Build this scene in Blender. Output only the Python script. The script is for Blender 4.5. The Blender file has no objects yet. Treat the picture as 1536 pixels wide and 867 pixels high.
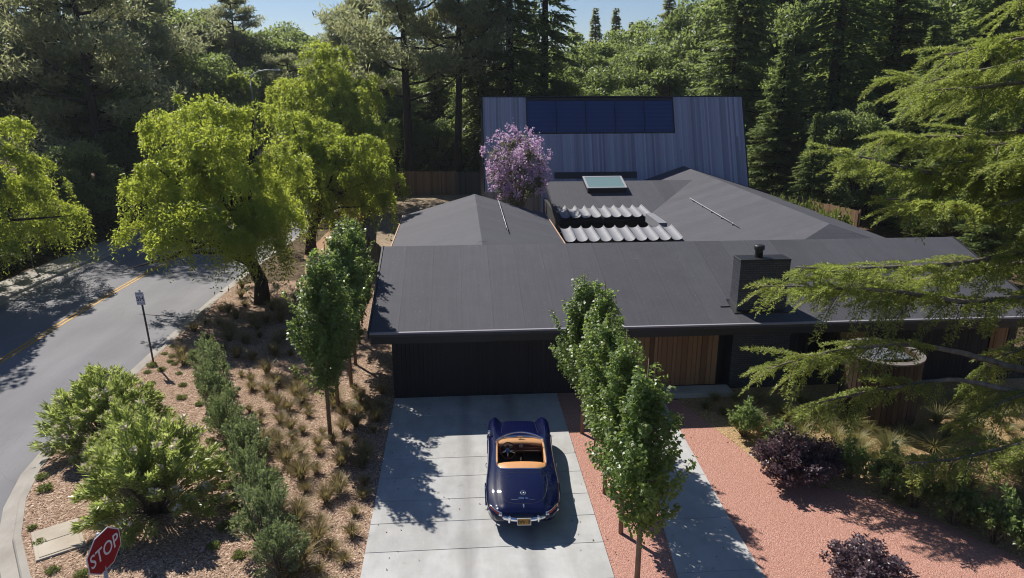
import bpy, math, random
import numpy as np
from mathutils import Vector, Matrix

scene = bpy.context.scene
COL = scene.collection
RND = random.Random(11)
HAZE = .0002
TAU = math.tau

# ------------------------------------------------------------------ objects
def tag(o, label=None, cat=None, group=None, kind=None):
    if label: o['label'] = label
    if cat: o['category'] = cat
    if group: o['group'] = group
    if kind: o['kind'] = kind
    return o

def thing(name, label, cat, loc=(0, 0, 0), rz=0.0, group=None):
    o = bpy.data.objects.new(name, None)
    o.empty_display_size = 0.3
    COL.objects.link(o)
    o.location = loc
    o.rotation_euler = (0, 0, rz)
    return tag(o, label, cat, group)

def link(name, me, mat, parent=None, world=False):
    o = bpy.data.objects.new(name, me)
    COL.objects.link(o)
    if mat is not None:
        me.materials.clear()
        me.materials.append(mat)
    if parent is not None:
        o.parent = parent
        if world:
            p = parent
            off = Vector((0, 0, 0))
            while p is not None:
                off += Vector(p.location)
                p = p.parent
            me.transform(Matrix.Translation(-off))
    return o

def copy_tree(o, parent=None):
    c = o.copy()
    COL.objects.link(c)
    c.parent = parent
    for ch in o.children:
        copy_tree(ch, c)
    return c

def np_mesh(name, V, F, smooth=False):
    V = np.asarray(V, dtype=np.float32).reshape(-1, 3)
    F = np.asarray(F, dtype=np.int32)
    n, k = F.shape
    me = bpy.data.meshes.new(name)
    me.vertices.add(len(V)); me.vertices.foreach_set('co', V.ravel())
    me.loops.add(n * k); me.loops.foreach_set('vertex_index', F.ravel())
    me.polygons.add(n)
    me.polygons.foreach_set('loop_start', np.arange(0, n * k, k, dtype=np.int32))
    me.polygons.foreach_set('loop_total', np.full(n, k, dtype=np.int32))
    if smooth:
        me.polygons.foreach_set('use_smooth', np.ones(n, dtype=bool))
    me.update(calc_edges=True)
    me.validate()
    return me

class MB:
    """collects shapes into one mesh"""
    def __init__(s): s.v = []; s.f = []; s.sm = []
    def add(s, V, F, smooth=False):
        b = len(s.v)
        s.v += [tuple(p) for p in V]
        s.f += [tuple(i + b for i in f) for f in F]
        s.sm += [smooth] * len(F)
        return s
    def box(s, x0, x1, y0, y1, z0, z1, M=None, bev=0.0):
        if bev > 0:
            b = bev
            V = []
            for (z, i) in ((z0, b), (z0 + b, 0), (z1 - b, 0), (z1, b)):
                V += [(x0 + i, y0 + i, z), (x1 - i, y0 + i, z), (x1 - i, y1 - i, z), (x0 + i, y1 - i, z)]
            F = [(3, 2, 1, 0), (12, 13, 14, 15)]
            for l in range(3):
                for k in range(4):
                    a = l * 4 + k; c = l * 4 + (k + 1) % 4
                    F.append((a, c, c + 4, a + 4))
        else:
            V = [(x0, y0, z0), (x1, y0, z0), (x1, y1, z0), (x0, y1, z0), (x0, y0, z1), (x1, y0, z1), (x1, y1, z1), (x0, y1, z1)]
            F = [(3, 2, 1, 0), (4, 5, 6, 7), (0, 1, 5, 4), (1, 2, 6, 5), (2, 3, 7, 6), (3, 0, 4, 7)]
        if M is not None: V = [tuple(M @ Vector(p)) for p in V]
        return s.add(V, F)
    def prism(s, poly, a0, a1, axis='x', M=None):
        """poly: 2D points; extruded along axis. x: poly=(y,z); y: poly=(x,z); z: poly=(x,y)"""
        n = len(poly); V = []
        for a in (a0, a1):
            for p, q in poly:
                V.append({'x': (a, p, q), 'y': (p, a, q), 'z': (p, q, a)}[axis])
        F = [tuple(range(n)), tuple(range(2 * n - 1, n - 1, -1))]
        for i in range(n):
            j = (i + 1) % n
            F.append((j, i, i + n, j + n))
        if axis == 'y' : F = [tuple(reversed(f)) for f in F]
        F = [tuple(reversed(f)) for f in F]
        if M is not None: V = [tuple(M @ Vector(p)) for p in V]
        return s.add(V, F)
    def tube(s, pts, rad, n=8, cap=True, smooth=True):
        pts = [Vector(p) for p in pts]
        if not hasattr(rad, '__len__'): rad = [rad] * len(pts)
        V = []; F = []
        up = None
        for i, p in enumerate(pts):
            d = (pts[min(i + 1, len(pts) - 1)] - pts[max(i - 1, 0)])
            if d.length < 1e-9: d = Vector((0, 0, 1))
            d.normalize()
            if up is None:
                up = Vector((1, 0, 0)) if abs(d.x) < .8 else Vector((0, 1, 0))
            a = (up - d * up.dot(d)).normalized(); b = d.cross(a); up = a
            for k in range(n):
                t = TAU * k / n
                V.append(p + (a * math.cos(t) + b * math.sin(t)) * rad[i])
        for i in range(len(pts) - 1):
            for k in range(n):
                q = (k + 1) % n
                F.append((i * n + k, i * n + q, (i + 1) * n + q, (i + 1) * n + k))
        if cap:
            F.append(tuple(reversed(range(n)))); F.append(tuple(range((len(pts) - 1) * n, len(pts) * n)))
        return s.add(V, F, smooth)
    def lathe(s, prof, n=24, M=None, smooth=True):
        V = []; F = []
        for r, z in prof:
            for k in range(n):
                t = TAU * k / n; V.append((r * math.cos(t), r * math.sin(t), z))
        for i in range(len(prof) - 1):
            for k in range(n):
                q = (k + 1) % n
                F.append((i * n + k, i * n + q, (i + 1) * n + q, (i + 1) * n + k))
        if M is not None: V = [tuple(M @ Vector(p)) for p in V]
        return s.add(V, F, smooth)
    def mesh(s, name):
        me = bpy.data.meshes.new(name)
        me.from_pydata(s.v, [], s.f)
        me.polygons.foreach_set('use_smooth', s.sm)
        me.update()
        return me
    def build(s, name, mat, parent=None, world=True):
        return link(name, s.mesh(name), mat, parent, world)

def sheet(name, poly, z, mat, parent=None, kind='structure', skirt=0.0):
    m = MB()
    n = len(poly)
    V = [(x, y, z) for x, y in poly]
    F = [tuple(range(n))]
    if skirt:
        V += [(x, y, z - skirt) for x, y in poly]
        F += [(j, i, i + n, j + n) for i, j in ((i, (i + 1) % n) for i in range(n))]
    m.add(V, F)
    o = m.build(name, mat, parent)
    # face up
    if o.data.polygons[0].normal.z < 0: o.data.flip_normals()
    if kind: o['kind'] = kind
    return o

def text_mesh(s, size, extrude=0.002, bold=0.0):
    cu = bpy.data.curves.new('txt', 'FONT')
    cu.body = s; cu.size = size; cu.extrude = extrude; cu.offset = bold
    cu.align_x = 'CENTER'; cu.align_y = 'CENTER'; cu.resolution_u = 4
    o = bpy.data.objects.new('txt', cu)
    COL.objects.link(o)
    bpy.context.view_layer.update()
    me = bpy.data.meshes.new_from_object(o.evaluated_get(bpy.context.evaluated_depsgraph_get()))
    bpy.data.objects.remove(o)
    return me

# ------------------------------------------------------------------ materials
class NT:
    def __init__(s, name):
        s.m = bpy.data.materials.new(name); s.m.use_nodes = True
        s.t = s.m.node_tree; s.t.nodes.clear()
        s.out = s.n('ShaderNodeOutputMaterial')
    def n(s, t, **kw):
        x = s.t.nodes.new(t)
        for k, v in kw.items():
            if k.startswith('i_'):
                x.inputs[k[2:].replace('_', ' ')].default_value = v
            else: setattr(x, k, v)
        return x
    def l(s, a, b): s.t.links.new(a, b)
    def ramp(s, fac, stops, interp='LINEAR'):
        r = s.n('ShaderNodeValToRGB'); r.color_ramp.interpolation = interp
        el = r.color_ramp.elements
        while len(el) < len(stops): el.new(0.5)
        for e, (p, c) in zip(el, stops):
            e.position = p; e.color = (*c, 1) if len(c) == 3 else c
        s.l(fac, r.inputs[0]); return r.outputs[0]
    def mix(s, fac, a, b, mode='MIX'):
        x = s.n('ShaderNodeMix', data_type='RGBA', blend_type=mode)
        for sock, v in ((x.inputs[0], fac), (x.inputs[6], a), (x.inputs[7], b)):
            if isinstance(v, (int, float)): sock.default_value = v
            elif isinstance(v, tuple): sock.default_value = (*v, 1) if len(v) == 3 else v
            else: s.l(v, sock)
        return x.outputs[2]
    def obj(s):
        return s.n('ShaderNodeTexCoord').outputs['Object']
    def noise(s, vec, scale, detail=4, rough=.6, out='Fac'):
        x = s.n('ShaderNodeTexNoise'); x.inputs['Scale'].default_value = scale
        x.inputs['Detail'].default_value = detail; x.inputs['Roughness'].default_value = rough
        s.l(vec, x.inputs['Vector']); return x.outputs[out]
    def voro(s, vec, scale, out='Color', feature='F1'):
        x = s.n('ShaderNodeTexVoronoi', feature=feature); x.inputs['Scale'].default_value = scale
        s.l(vec, x.inputs['Vector']); return x.outputs[out]
    def sep(s, v):
        x = s.n('ShaderNodeSeparateXYZ'); s.l(v, x.inputs[0]); return x.outputs
    def math(s, op, a, b=None):
        x = s.n('ShaderNodeMath', operation=op)
        for i, v in enumerate((a, b)):
            if v is None: continue
            if isinstance(v, (int, float)): x.inputs[i].default_value = v
            else: s.l(v, x.inputs[i])
        return x.outputs[0]
    def map(s, vec, scale=(1, 1, 1), rot=(0, 0, 0)):
        x = s.n('ShaderNodeMapping'); x.inputs['Scale'].default_value = scale; x.inputs['Rotation'].default_value = rot
        s.l(vec, x.inputs[0]); return x.outputs[0]
    def bump(s, h, strength=.3, dist=.02):
        x = s.n('ShaderNodeBump'); x.inputs['Strength'].default_value = strength; x.inputs['Distance'].default_value = dist
        s.l(h, x.inputs['Height']); return x.outputs[0]
    def pr(s, col, rough=.8, metal=0, normal=None, spec=.5, coat=0, coat_rough=.03):
        x = s.n('ShaderNodeBsdfPrincipled')
        for k, v in (('Base Color', col), ('Roughness', rough), ('Metallic', metal)):
            if isinstance(v, (int, float)): x.inputs[k].default_value = v
            elif isinstance(v, tuple): x.inputs[k].default_value = (*v, 1)
            else: s.l(v, x.inputs[k])
        x.inputs['Specular IOR Level'].default_value = spec
        x.inputs['Coat Weight'].default_value = coat
        x.inputs['Coat Roughness'].default_value = coat_rough
        if normal is not None: s.l(normal, x.inputs['Normal'])
        return x.outputs[0]
    def done(s, sh): s.l(sh, s.out.inputs[0]); return s.m

def plain(name, col, rough=.6, metal=0, spec=.5, coat=0, var=.15, scale=6):
    t = NT(name); v = t.obj()
    n = t.noise(v, scale)
    c = t.mix(n, tuple(x * (1 - var) for x in col), tuple(min(1, x * (1 + var)) for x in col))
    return t.done(t.pr(c, rough, metal, spec=spec, coat=coat))

def leaf(name, a, b, trans, fac=.4, rough=.45, spec=.35, c=None, nscale=.9):
    """leaf material: colour differs leaf by leaf and clump by clump; light passes through"""
    t = NT(name)
    g = t.n('ShaderNodeNewGeometry')
    oi = t.n('ShaderNodeObjectInfo')
    ri = g.outputs['Random Per Island']
    cl = t.noise(t.obj(), nscale, 2)
    f = t.math('ADD', t.math('MULTIPLY', ri, .55), t.math('MULTIPLY', cl, .55))
    f = t.math('ADD', f, t.math('MULTIPLY', t.math('SUBTRACT', oi.outputs['Random'], .5), .25))
    stops = [(.15, a), (.85, b)] if c is None else [(.12, a), (.6, b), (.92, c)]
    col = t.ramp(f, stops)
    d = t.pr(col, rough, spec=spec)
    tr = t.n('ShaderNodeBsdfTranslucent')
    t.l(t.mix(.65, col, trans), tr.inputs[0])
    m = t.n('ShaderNodeMixShader'); m.inputs[0].default_value = fac
    t.l(d, m.inputs[1]); t.l(tr.outputs[0], m.inputs[2])
    return t.done(m.outputs[0])

def bark(name, a, b, sc=6):
    t = NT(name); v = t.map(t.obj(), (1, 1, .25))
    n = t.noise(v, sc, 6, .7)
    return t.done(t.pr(t.ramp(n, [(.3, a), (.7, b)]), .9, normal=t.bump(n, .8, .03), spec=.2))

def boards_mat(name, cols, rough=.75, grain=(30, 30, 1.2), spec=.3):
    t = NT(name)
    g = t.n('ShaderNodeNewGeometry')
    ri = g.outputs['Random Per Island']
    n = t.noise(t.map(t.obj(), grain), 1.0, 4)
    k = len(cols)
    c = t.ramp(ri, [(i / max(1, k - 1), cc) for i, cc in enumerate(cols)])
    c2 = t.mix(t.math('MULTIPLY', n, .5), c, t.mix(1.0, c, (.45, .42, .4), 'MULTIPLY'))
    return t.done(t.pr(c2, rough, spec=spec, normal=t.bump(n, .25, .004)))

def ground_mat(name, cols, cell, noise_cols=None, bstr=.6, cell2=None, mixn=.45, patch=.5):
    """loose ground: chips or stones of different colours over drifts"""
    t = NT(name); v = t.obj()
    w = t.noise(v, cell * .35, 2, out='Color')
    vv = t.mix(.06, v, w, 'ADD')
    cc = t.voro(vv, cell)
    s1 = t.sep(cc)
    c = t.ramp(s1[0], [(i / (len(cols) - 1), k) for i, k in enumerate(cols)])
    big = t.noise(v, patch, 5, .65)
    if noise_cols:
        c = t.mix(t.ramp(big, [(.38, (0, 0, 0)), (.66, (mixn, mixn, mixn))]), c, t.ramp(t.noise(v, cell * .6, 4, .8), [(.3, noise_cols[0]), (.7, noise_cols[1])]))
    fine = t.noise(v, cell * 1.7, 3, .8)
    c = t.mix(.8, c, t.ramp(fine, [(.3, (.5, .5, .5)), (.62, (1.15, 1.15, 1.15))]), 'MULTIPLY')
    d = t.voro(vv, cell, 'Distance')
    h = t.math('ADD', t.math('MULTIPLY', d, -.6), t.math('MULTIPLY', t.noise(v, cell * .25, 3), .9))
    return t.done(t.pr(c, .95, spec=.15, normal=t.bump(h, bstr, .04)))

M = {}
M['chips'] = ground_mat('wood_chips', [(.09, .058, .042), (.27, .175, .125), (.46, .325, .235), (.22, .14, .095), (.64, .50, .39)], 25, [(.14, .09, .06), (.34, .23, .155)], .8)
M['tan_chips'] = ground_mat('tan_chips', [(.20, .125, .065), (.40, .27, .14), (.52, .37, .21), (.33, .21, .11)], 25, [(.25, .16, .075), (.45, .33, .16)], .8)
M['red_gravel'] = ground_mat('red_gravel', [(.36, .165, .125), (.44, .235, .185), (.50, .28, .225), (.40, .20, .15), (.55, .34, .28)], 38, [(.40, .20, .15), (.47, .26, .205)], .7)
M['yard'] = ground_mat('yard_dust', [(.20, .15, .10), (.30, .235, .165), (.38, .30, .21)], 7, [(.12, .09, .06), (.34, .27, .19)], .5)
M['duff'] = ground_mat('leaf_duff', [(.05, .035, .02), (.10, .07, .04), (.16, .11, .07)], 6, [(.03, .028, .015), (.09, .07, .03)], .8)
M['path_dirt'] = ground_mat('path_dirt', [(.28, .17, .10), (.38, .24, .15), (.34, .2, .12)], 9, [(.22, .14, .08), (.40, .26, .17)], .5)

def concrete(name, a, b, sc=1.2, stain=.8):
    t = NT(name); v = t.obj()
    g = t.n('ShaderNodeNewGeometry').outputs['Random Per Island']
    n = t.noise(v, sc, 6, .65); f = t.noise(v, 60, 2)
    c = t.ramp(n, [(.25, a), (.75, b)])
    c = t.mix(.5, c, t.ramp(g, [(0, (.88, .88, .88)), (1, (1.06, 1.06, 1.06))]), 'MULTIPLY')
    c = t.mix(.35, c, t.ramp(f, [(.3, (.8, .8, .8)), (.7, (1.1, 1.1, 1.1))]), 'MULTIPLY')
    st = t.noise(t.map(v, (1, .35, 1)), .9, 5, .7)
    c = t.mix(stain * .5, c, t.ramp(st, [(.42, (.72, .70, .66)), (.55, (1, 1, 1))]), 'MULTIPLY')
    return t.done(t.pr(c, .85, spec=.25, normal=t.bump(f, .15, .004)))
M['concrete'] = concrete('concrete', (.36, .365, .365), (.46, .46, .455))
def drive_concrete():
    m = concrete('drive_concrete', (.34, .345, .345), (.465, .465, .46))
    nt_ = m.node_tree; pr_ = [n for n in nt_.nodes if n.type == 'BSDF_PRINCIPLED'][0]
    t = NT.__new__(NT); t.m = m; t.t = nt_
    v = t.obj(); src = pr_.inputs['Base Color'].links[0].from_socket
    x = t.sep(v)[0]
    # rubbed tyre tracks, drips and old stains left by cars
    tr = t.math('ABSOLUTE', t.math('SUBTRACT', t.math('ABSOLUTE', t.math('SUBTRACT', x, .75)), .72))
    n1 = t.noise(t.map(v, (2.5, .5, 1)), 1.0, 5, .7)
    band = t.math('MULTIPLY', t.ramp(tr, [(.05, (1, 1, 1)), (.28, (0, 0, 0))]), n1)
    c = t.mix(t.math('MULTIPLY', band, .75), src, (.17, .165, .16))
    sp = t.noise(v, 2.6, 3, .55)
    c = t.mix(t.ramp(sp, [(.68, (0, 0, 0)), (.76, (.45, .45, .45))]), c, (.13, .125, .115))
    nt_.links.new(c, pr_.inputs['Base Color'])
    return m
M['drive_concrete'] = drive_concrete()
M['kerb_concrete'] = concrete('kerb_concrete', (.27, .25, .225), (.37, .345, .31))
M['lid'] = concrete('utility_lid', (.36, .31, .25), (.46, .41, .34))

def asphalt():
    t = NT('asphalt'); v = t.obj()
    n = t.noise(t.map(v, (1, .12, 1)), .8, 5, .65); f = t.noise(v, 55, 3, .8); p = t.noise(v, .25, 3)
    c = t.ramp(n, [(.3, (.155, .155, .168)), (.7, (.20, .198, .21))])
    c = t.mix(.5, c, t.ramp(f, [(.3, (.6, .6, .6)), (.7, (1.25, 1.25, 1.25))]), 'MULTIPLY')
    c = t.mix(.5, c, t.ramp(p, [(.35, (.8, .8, .82)), (.65, (1.1, 1.1, 1.1))]), 'MULTIPLY')
    # wheel tracks polished a little lighter, an oily lane middle between them
    x = t.sep(v)[0]
    tr = t.math('SINE', t.math('MULTIPLY', x, 3.3))
    c = t.mix(.25, c, t.ramp(t.math('ADD', t.math('MULTIPLY', tr, .5), .5), [(0, (.82, .82, .82)), (1, (1.15, 1.15, 1.15))]), 'MULTIPLY')
    cr = t.voro(t.mix(.5, v, t.noise(v, 1.3, 4, out='Color'), 'ADD'), .28, 'Distance', 'DISTANCE_TO_EDGE')
    c = t.mix(t.ramp(cr, [(.0, (.25, .25, .25)), (.004, (0, 0, 0))]), c, (.04, .04, .045))
    return t.done(t.pr(c, .85, spec=.3, normal=t.bump(f, .3, .006)))
M['asphalt'] = asphalt()
def paint(name, col):
    t = NT(name); v = t.obj(); n = t.noise(v, 9, 6, .75)
    c = t.mix(t.ramp(n, [(.42, (0, 0, 0)), (.6, (1, 1, 1))]), tuple(x * .55 for x in col), col)
    return t.done(t.pr(c, .7, spec=.3))
M['yellow'] = paint('road_yellow', (.62, .33, .03))

def roof_mat(name, base, axis, strip=1.0):
    """rolled mineral felt: strips of slightly different tone, lap seams, grit and dust"""
    t = NT(name); v = t.obj(); s = t.sep(v)
    u = t.math('DIVIDE', s[axis], strip)
    wn = t.n('ShaderNodeTexWhiteNoise', noise_dimensions='1D'); t.l(t.math('FLOOR', u), wn.inputs['W'])
    fr = t.math('FRACT', u)
    c = t.ramp(wn.outputs['Value'], [(0, tuple(x * .9 for x in base)), (1, tuple(x * 1.1 for x in base))])
    seam = t.ramp(fr, [(0, (.66, .66, .66)), (.02, (.75, .75, .75)), (.035, (1, 1, 1)), (.9, (1, 1, 1)), (1, (1.12, 1.11, 1.1))])
    c = t.mix(.85, c, seam, 'MULTIPLY')
    n = t.noise(v, 1.3, 6, .7); f = t.noise(v, 45, 3, .8)
    c = t.mix(.5, c, t.ramp(n, [(.3, (.78, .78, .78)), (.7, (1.2, 1.17, 1.12))]), 'MULTIPLY')
    c = t.mix(.5, c, t.ramp(f, [(.35, (.7, .7, .7)), (.7, (1.3, 1.3, 1.3))]), 'MULTIPLY')
    sv = [1.0, 1.0, 1.0]; sv[axis] = 16.0; sv[1 - axis] = .35
    stk = t.noise(t.map(v, tuple(sv)), 1.0, 4, .7)
    c = t.mix(.6, c, t.ramp(stk, [(.3, (.78, .78, .8)), (.7, (1.16, 1.15, 1.15))]), 'MULTIPLY')
    deb = t.noise(v, 15, 2, .5)
    c = t.mix(t.ramp(deb, [(.69, (0, 0, 0)), (.73, (.55, .55, .55))]), c, (.20, .145, .11))
    return t.done(t.pr(c, .8, spec=.35, normal=t.bump(t.math('ADD', f, t.math('MULTIPLY', seam, 1.0)), .25, .006)))
ROOFC = (.062, .063, .077)
M['roof_x'] = roof_mat('roof_felt_across', ROOFC, 0)
M['roof_y'] = roof_mat('roof_felt_along', ROOFC, 1)

M['dark_boards'] = boards_mat('charred_boards', [(.012, .012, .018), (.019, .018, .026), (.009, .009, .013)], .6)
M['cedar_boards'] = boards_mat('cedar_boards', [(.19, .10, .05), (.32, .185, .095), (.25, .135, .066), (.13, .07, .034), (.37, .23, .125)], .65)
M['grey_boards'] = boards_mat('weathered_boards', [(.27, .285, .36), (.38, .40, .49), (.31, .32, .40), (.20, .21, .28), (.42, .43, .53), (.31, .31, .38)], .75)
M['grey_side_boards'] = boards_mat('weathered_side_boards', [(.20, .195, .2), (.28, .27, .27)], .75)
M['fence_new'] = boards_mat('fence_new', [(.24, .145, .075), (.36, .23, .13), (.30, .185, .10), (.19, .115, .06)], .8)
M['fence_old'] = boards_mat('fence_old', [(.11, .095, .08), (.17, .15, .125), (.075, .065, .055)], .85)
M['lid_boards'] = boards_mat('lid_boards', [(.10, .11, .135), (.14, .15, .18)], .7)
M['tub_boards'] = boards_mat('tub_boards', [(.07, .042, .028), (.12, .075, .05), (.045, .03, .022)], .75)
M['rim_wood'] = plain('rim_wood', (.15, .13, .12), .75)
M['trim_wood'] = plain('trim_wood', (.42, .27, .17), .7)
M['black'] = plain('black_metal', (.012, .012, .014), .45)
M['fascia'] = plain('dark_fascia', (.016, .015, .017), .6)
M['gutter'] = plain('metal_drip_edge', (.25, .24, .27), .5, 0)
M['steel'] = plain('galvanised_steel', (.34, .34, .36), .55, .3)
M['zinc'] = plain('zinc_scoops', (.19, .195, .215), .65, 0, var=.2, scale=2.5)
M['wall_dark'] = plain('dark_wall', (.02, .019, .022), .75)
M['chrome'] = plain('chrome', (.8, .8, .82), .08, 1.0, var=.02)
M['white_paint'] = plain('white_paint', (.75, .75, .73), .5)
M['wood_pole'] = plain('sign_post_brown', (.055, .05, .055), .6)
M['sign_red'] = plain('sign_red', (.22, .003, .010), .6, spec=.15, var=.1)
M['sign_white'] = plain('sign_white', (.55, .55, .60), .5, spec=.2)
M['ink'] = plain('sign_ink', (.012, .012, .035), .5)
M['ink_grey'] = plain('sign_ink_worn', (.16, .16, .24), .5)

def brick_mat(name, c1, c2, mortar):
    t = NT(name); s = t.sep(t.obj())
    cb = t.n('ShaderNodeCombineXYZ'); t.l(t.math('ADD', s[0], s[1]), cb.inputs[0]); t.l(s[2], cb.inputs[1])
    b = t.n('ShaderNodeTexBrick'); t.l(cb.outputs[0], b.inputs['Vector'])
    b.inputs['Scale'].default_value = 1.0
    b.inputs['Brick Width'].default_value = .22; b.inputs['Row Height'].default_value = .075; b.inputs['Mortar Size'].default_value = .008
    b.inputs['Color1'].default_value = (*c1, 1); b.inputs['Color2'].default_value = (*c2, 1); b.inputs['Mortar'].default_value = (*mortar, 1)
    return t.done(t.pr(b.outputs[0], .55, spec=.4, normal=t.bump(b.outputs['Fac'], -.9, .012)))
M['black_brick'] = brick_mat('black_brick', (.04, .043, .055), (.065, .07, .085), (.012, .012, .015))

def glass(name, col, rough=.03):
    t = NT(name); n = t.noise(t.obj(), .7, 2)
    return t.done(t.pr(col, rough, spec=.75, coat=.0, normal=t.bump(n, .02, .02)))
M['glass'] = glass('window_glass', (.006, .008, .012))
M['sky_glass'] = glass('skylight_glass', (.16, .24, .23), .12)
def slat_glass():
    """dark panes, sky reflection painted in as blue, a venetian blind half seen behind"""
    t = NT('sky_blind_glass'); s = t.sep(t.obj())
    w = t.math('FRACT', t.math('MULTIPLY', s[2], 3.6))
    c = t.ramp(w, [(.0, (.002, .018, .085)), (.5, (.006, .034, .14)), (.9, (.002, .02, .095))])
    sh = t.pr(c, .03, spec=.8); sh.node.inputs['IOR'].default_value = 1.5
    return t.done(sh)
M['sky_blind_glass'] = slat_glass()

# leaves
M['pepper'] = leaf('pepper_leaf', (.13, .19, .03), (.29, .36, .055), (.56, .63, .08), .58, c=(.42, .45, .085), nscale=1.3)
M['maple'] = leaf('maple_leaf', (.075, .12, .038), (.14, .205, .062), (.38, .52, .09), .5, rough=.38, spec=.5, c=(.22, .285, .10))
M['cedar'] = leaf('cedar_needles', (.125, .175, .045), (.25, .31, .075), (.50, .58, .11), .47, c=(.44, .41, .13))
M['dark_leaf'] = leaf('dark_oak_leaf', (.065, .095, .04), (.15, .195, .075), (.42, .52, .14), .52, nscale=.5)
M['mid_leaf'] = leaf('green_tree_leaf', (.07, .115, .025), (.16, .215, .045), (.42, .54, .07), .52, nscale=.4)
M['silver_leaf'] = leaf('silver_tree_leaf', (.05, .068, .042), (.17, .20, .13), (.32, .37, .19), .46, nscale=.7)
M['redwood'] = leaf('redwood_needles', (.085, .105, .05), (.19, .21, .09), (.46, .50, .17), .5, nscale=.4, c=(.32, .27, .11))
M['rust_redwood'] = leaf('rusty_redwood_needles', (.20, .14, .04), (.40, .28, .085), (.70, .50, .13), .52, nscale=.3, c=(.46, .33, .10))
M['pine'] = leaf('pine_needles', (.105, .125, .075), (.22, .245, .13), (.50, .54, .25), .52, nscale=.4, c=(.35, .30, .17))
M['tan_leaf'] = leaf('tan_tree_leaf', (.09, .075, .028), (.17, .13, .05), (.24, .18, .06), .35, nscale=.4)
M['jacaranda'] = leaf('jacaranda_flowers', (.42, .27, .43), (.60, .42, .60), (.72, .5, .72), .46, c=(.62, .54, .57))
M['jac_leaf'] = leaf('jacaranda_leaf', (.10, .12, .06), (.2, .21, .12), (.25, .28, .1), .35)
M['oleander'] = leaf('oleander_leaf', (.165, .21, .065), (.32, .375, .125), (.56, .66, .16), .52, rough=.33, spec=.6, c=(.46, .48, .27))
M['blossom'] = leaf('pale_blossom', (.66, .52, .46), (.80, .68, .60), (.85, .7, .62), .3)
M['olive'] = leaf('olive_leaf', (.07, .10, .048), (.15, .195, .09), (.29, .37, .12), .42, rough=.38, c=(.28, .31, .2))
M['shrub_leaf'] = leaf('shrub_leaf', (.085, .13, .05), (.175, .245, .095), (.38, .50, .14), .48, rough=.35, spec=.5, c=(.19, .225, .11))
M['smoke'] = leaf('purple_leaf', (.045, .03, .042), (.115, .085, .105), (.22, .10, .11), .3, rough=.36, c=(.235, .20, .22))
M['hedge'] = leaf('hedge_leaf', (.03, .05, .012), (.075, .105, .02), (.13, .18, .03), .3)
M['white_shrub'] = leaf('white_shrub_leaf', (.2, .22, .19), (.42, .44, .42), (.4, .42, .36), .3)
M['ivy'] = leaf('ground_cover_leaf', (.085, .115, .028), (.18, .22, .055), (.3, .36, .07), .38)
M['grass'] = leaf('bunchgrass_blade', (.11, .10, .04), (.25, .20, .09), (.36, .30, .12), .38, c=(.44, .35, .19), nscale=3)
M['grass_green'] = leaf('green_blade', (.10, .11, .04), (.26, .25, .10), (.36, .34, .12), .38, c=(.48, .42, .21), nscale=3)
M['bark_dark'] = bark('bark_dark', (.018, .014, .011), (.06, .045, .035))
M['bark_red'] = bark('bark_red', (.05, .028, .018), (.12, .065, .042))
M['bark_grey'] = bark('bark_grey', (.09, .075, .06), (.24, .205, .17))
M['bark_young'] = bark('bark_young', (.12, .085, .06), (.26, .19, .14), 14)

# car
def car_paint():
    t = NT('navy_paint')
    return t.done(t.pr((.0006, .0026, .030), .4, 0, spec=.05, coat=1.0, coat_rough=.03))
M['navy'] = car_paint()
M['tan_leather'] = plain('tan_leather', (.50, .235, .085), .55, var=.1, scale=9)
M['seat_leather'] = plain('dark_leather', (.02, .012, .010), .5)
M['dash'] = plain('maroon_dash', (.07, .014, .012), .35)
M['carpet'] = plain('black_carpet', (.008, .007, .007), .95)
M['tyre'] = plain('tyre_rubber', (.012, .012, .012), .8)
M['tail_red'] = plain('tail_lamp_red', (.30, .012, .012), .15)
M['plate'] = plain('plate_gold', (.56, .27, .03), .4, var=.08)
M['wood_rim'] = plain('steering_rim', (.06, .014, .010), .3)
M['blue_hub'] = plain('steering_hub', (.05, .11, .22), .3)
M['wind_glass'] = None
def wind_glass():
    t = NT('windscreen_glass')
    tr = t.n('ShaderNodeBsdfTransparent'); tr.inputs[0].default_value = (.92, .95, .95, 1)
    g = t.n('ShaderNodeBsdfGlossy'); g.inputs['Roughness'].default_value = .02
    fr = t.n('ShaderNodeFresnel'); fr.inputs[0].default_value = 1.45
    m = t.n('ShaderNodeMixShader'); t.l(fr.outputs[0], m.inputs[0]); t.l(tr.outputs[0], m.inputs[1]); t.l(g.outputs[0], m.inputs[2])
    return t.done(m.outputs[0])
M['wind_glass'] = wind_glass()

# ================================================================== SETTING
def xo(y):
    """the road bends gently right beyond y=30"""
    if y < 30: return 0.0
    if y < 45: return .0035 * (y - 30) ** 2
    return .7875 + .105 * (y - 45)
YS = [-30, -10, 0, 10, 14, 18, 22, 26, 30, 33, 36, 39, 42, 45, 60, 90, 150]
KERB = [(-11.65 + xo(y), y) for y in (150, 90, 60, 45, 40, 36, 33, 30, 27, 24, 21.5)] + [(-11.72, 19.8), (-11.5, 18), (-11.05, 16.5), (-10.3, 14.95), (-9.3, 13.5),
        (-8.1, 12.1), (-6.7, 10.7), (-5.2, 9.6), (-3.2, 8.9), (0, 8.6), (12, 8.5), (45, 8.5)]
def offset(path, d):
    out = []
    for i, p in enumerate(path):
        a = Vector(path[max(i - 1, 0)]); b = Vector(path[min(i + 1, len(path) - 1)])
        t = (b - a).normalized(); out.append((p[0] + t.y * d, p[1] - t.x * d))
    return out
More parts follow.
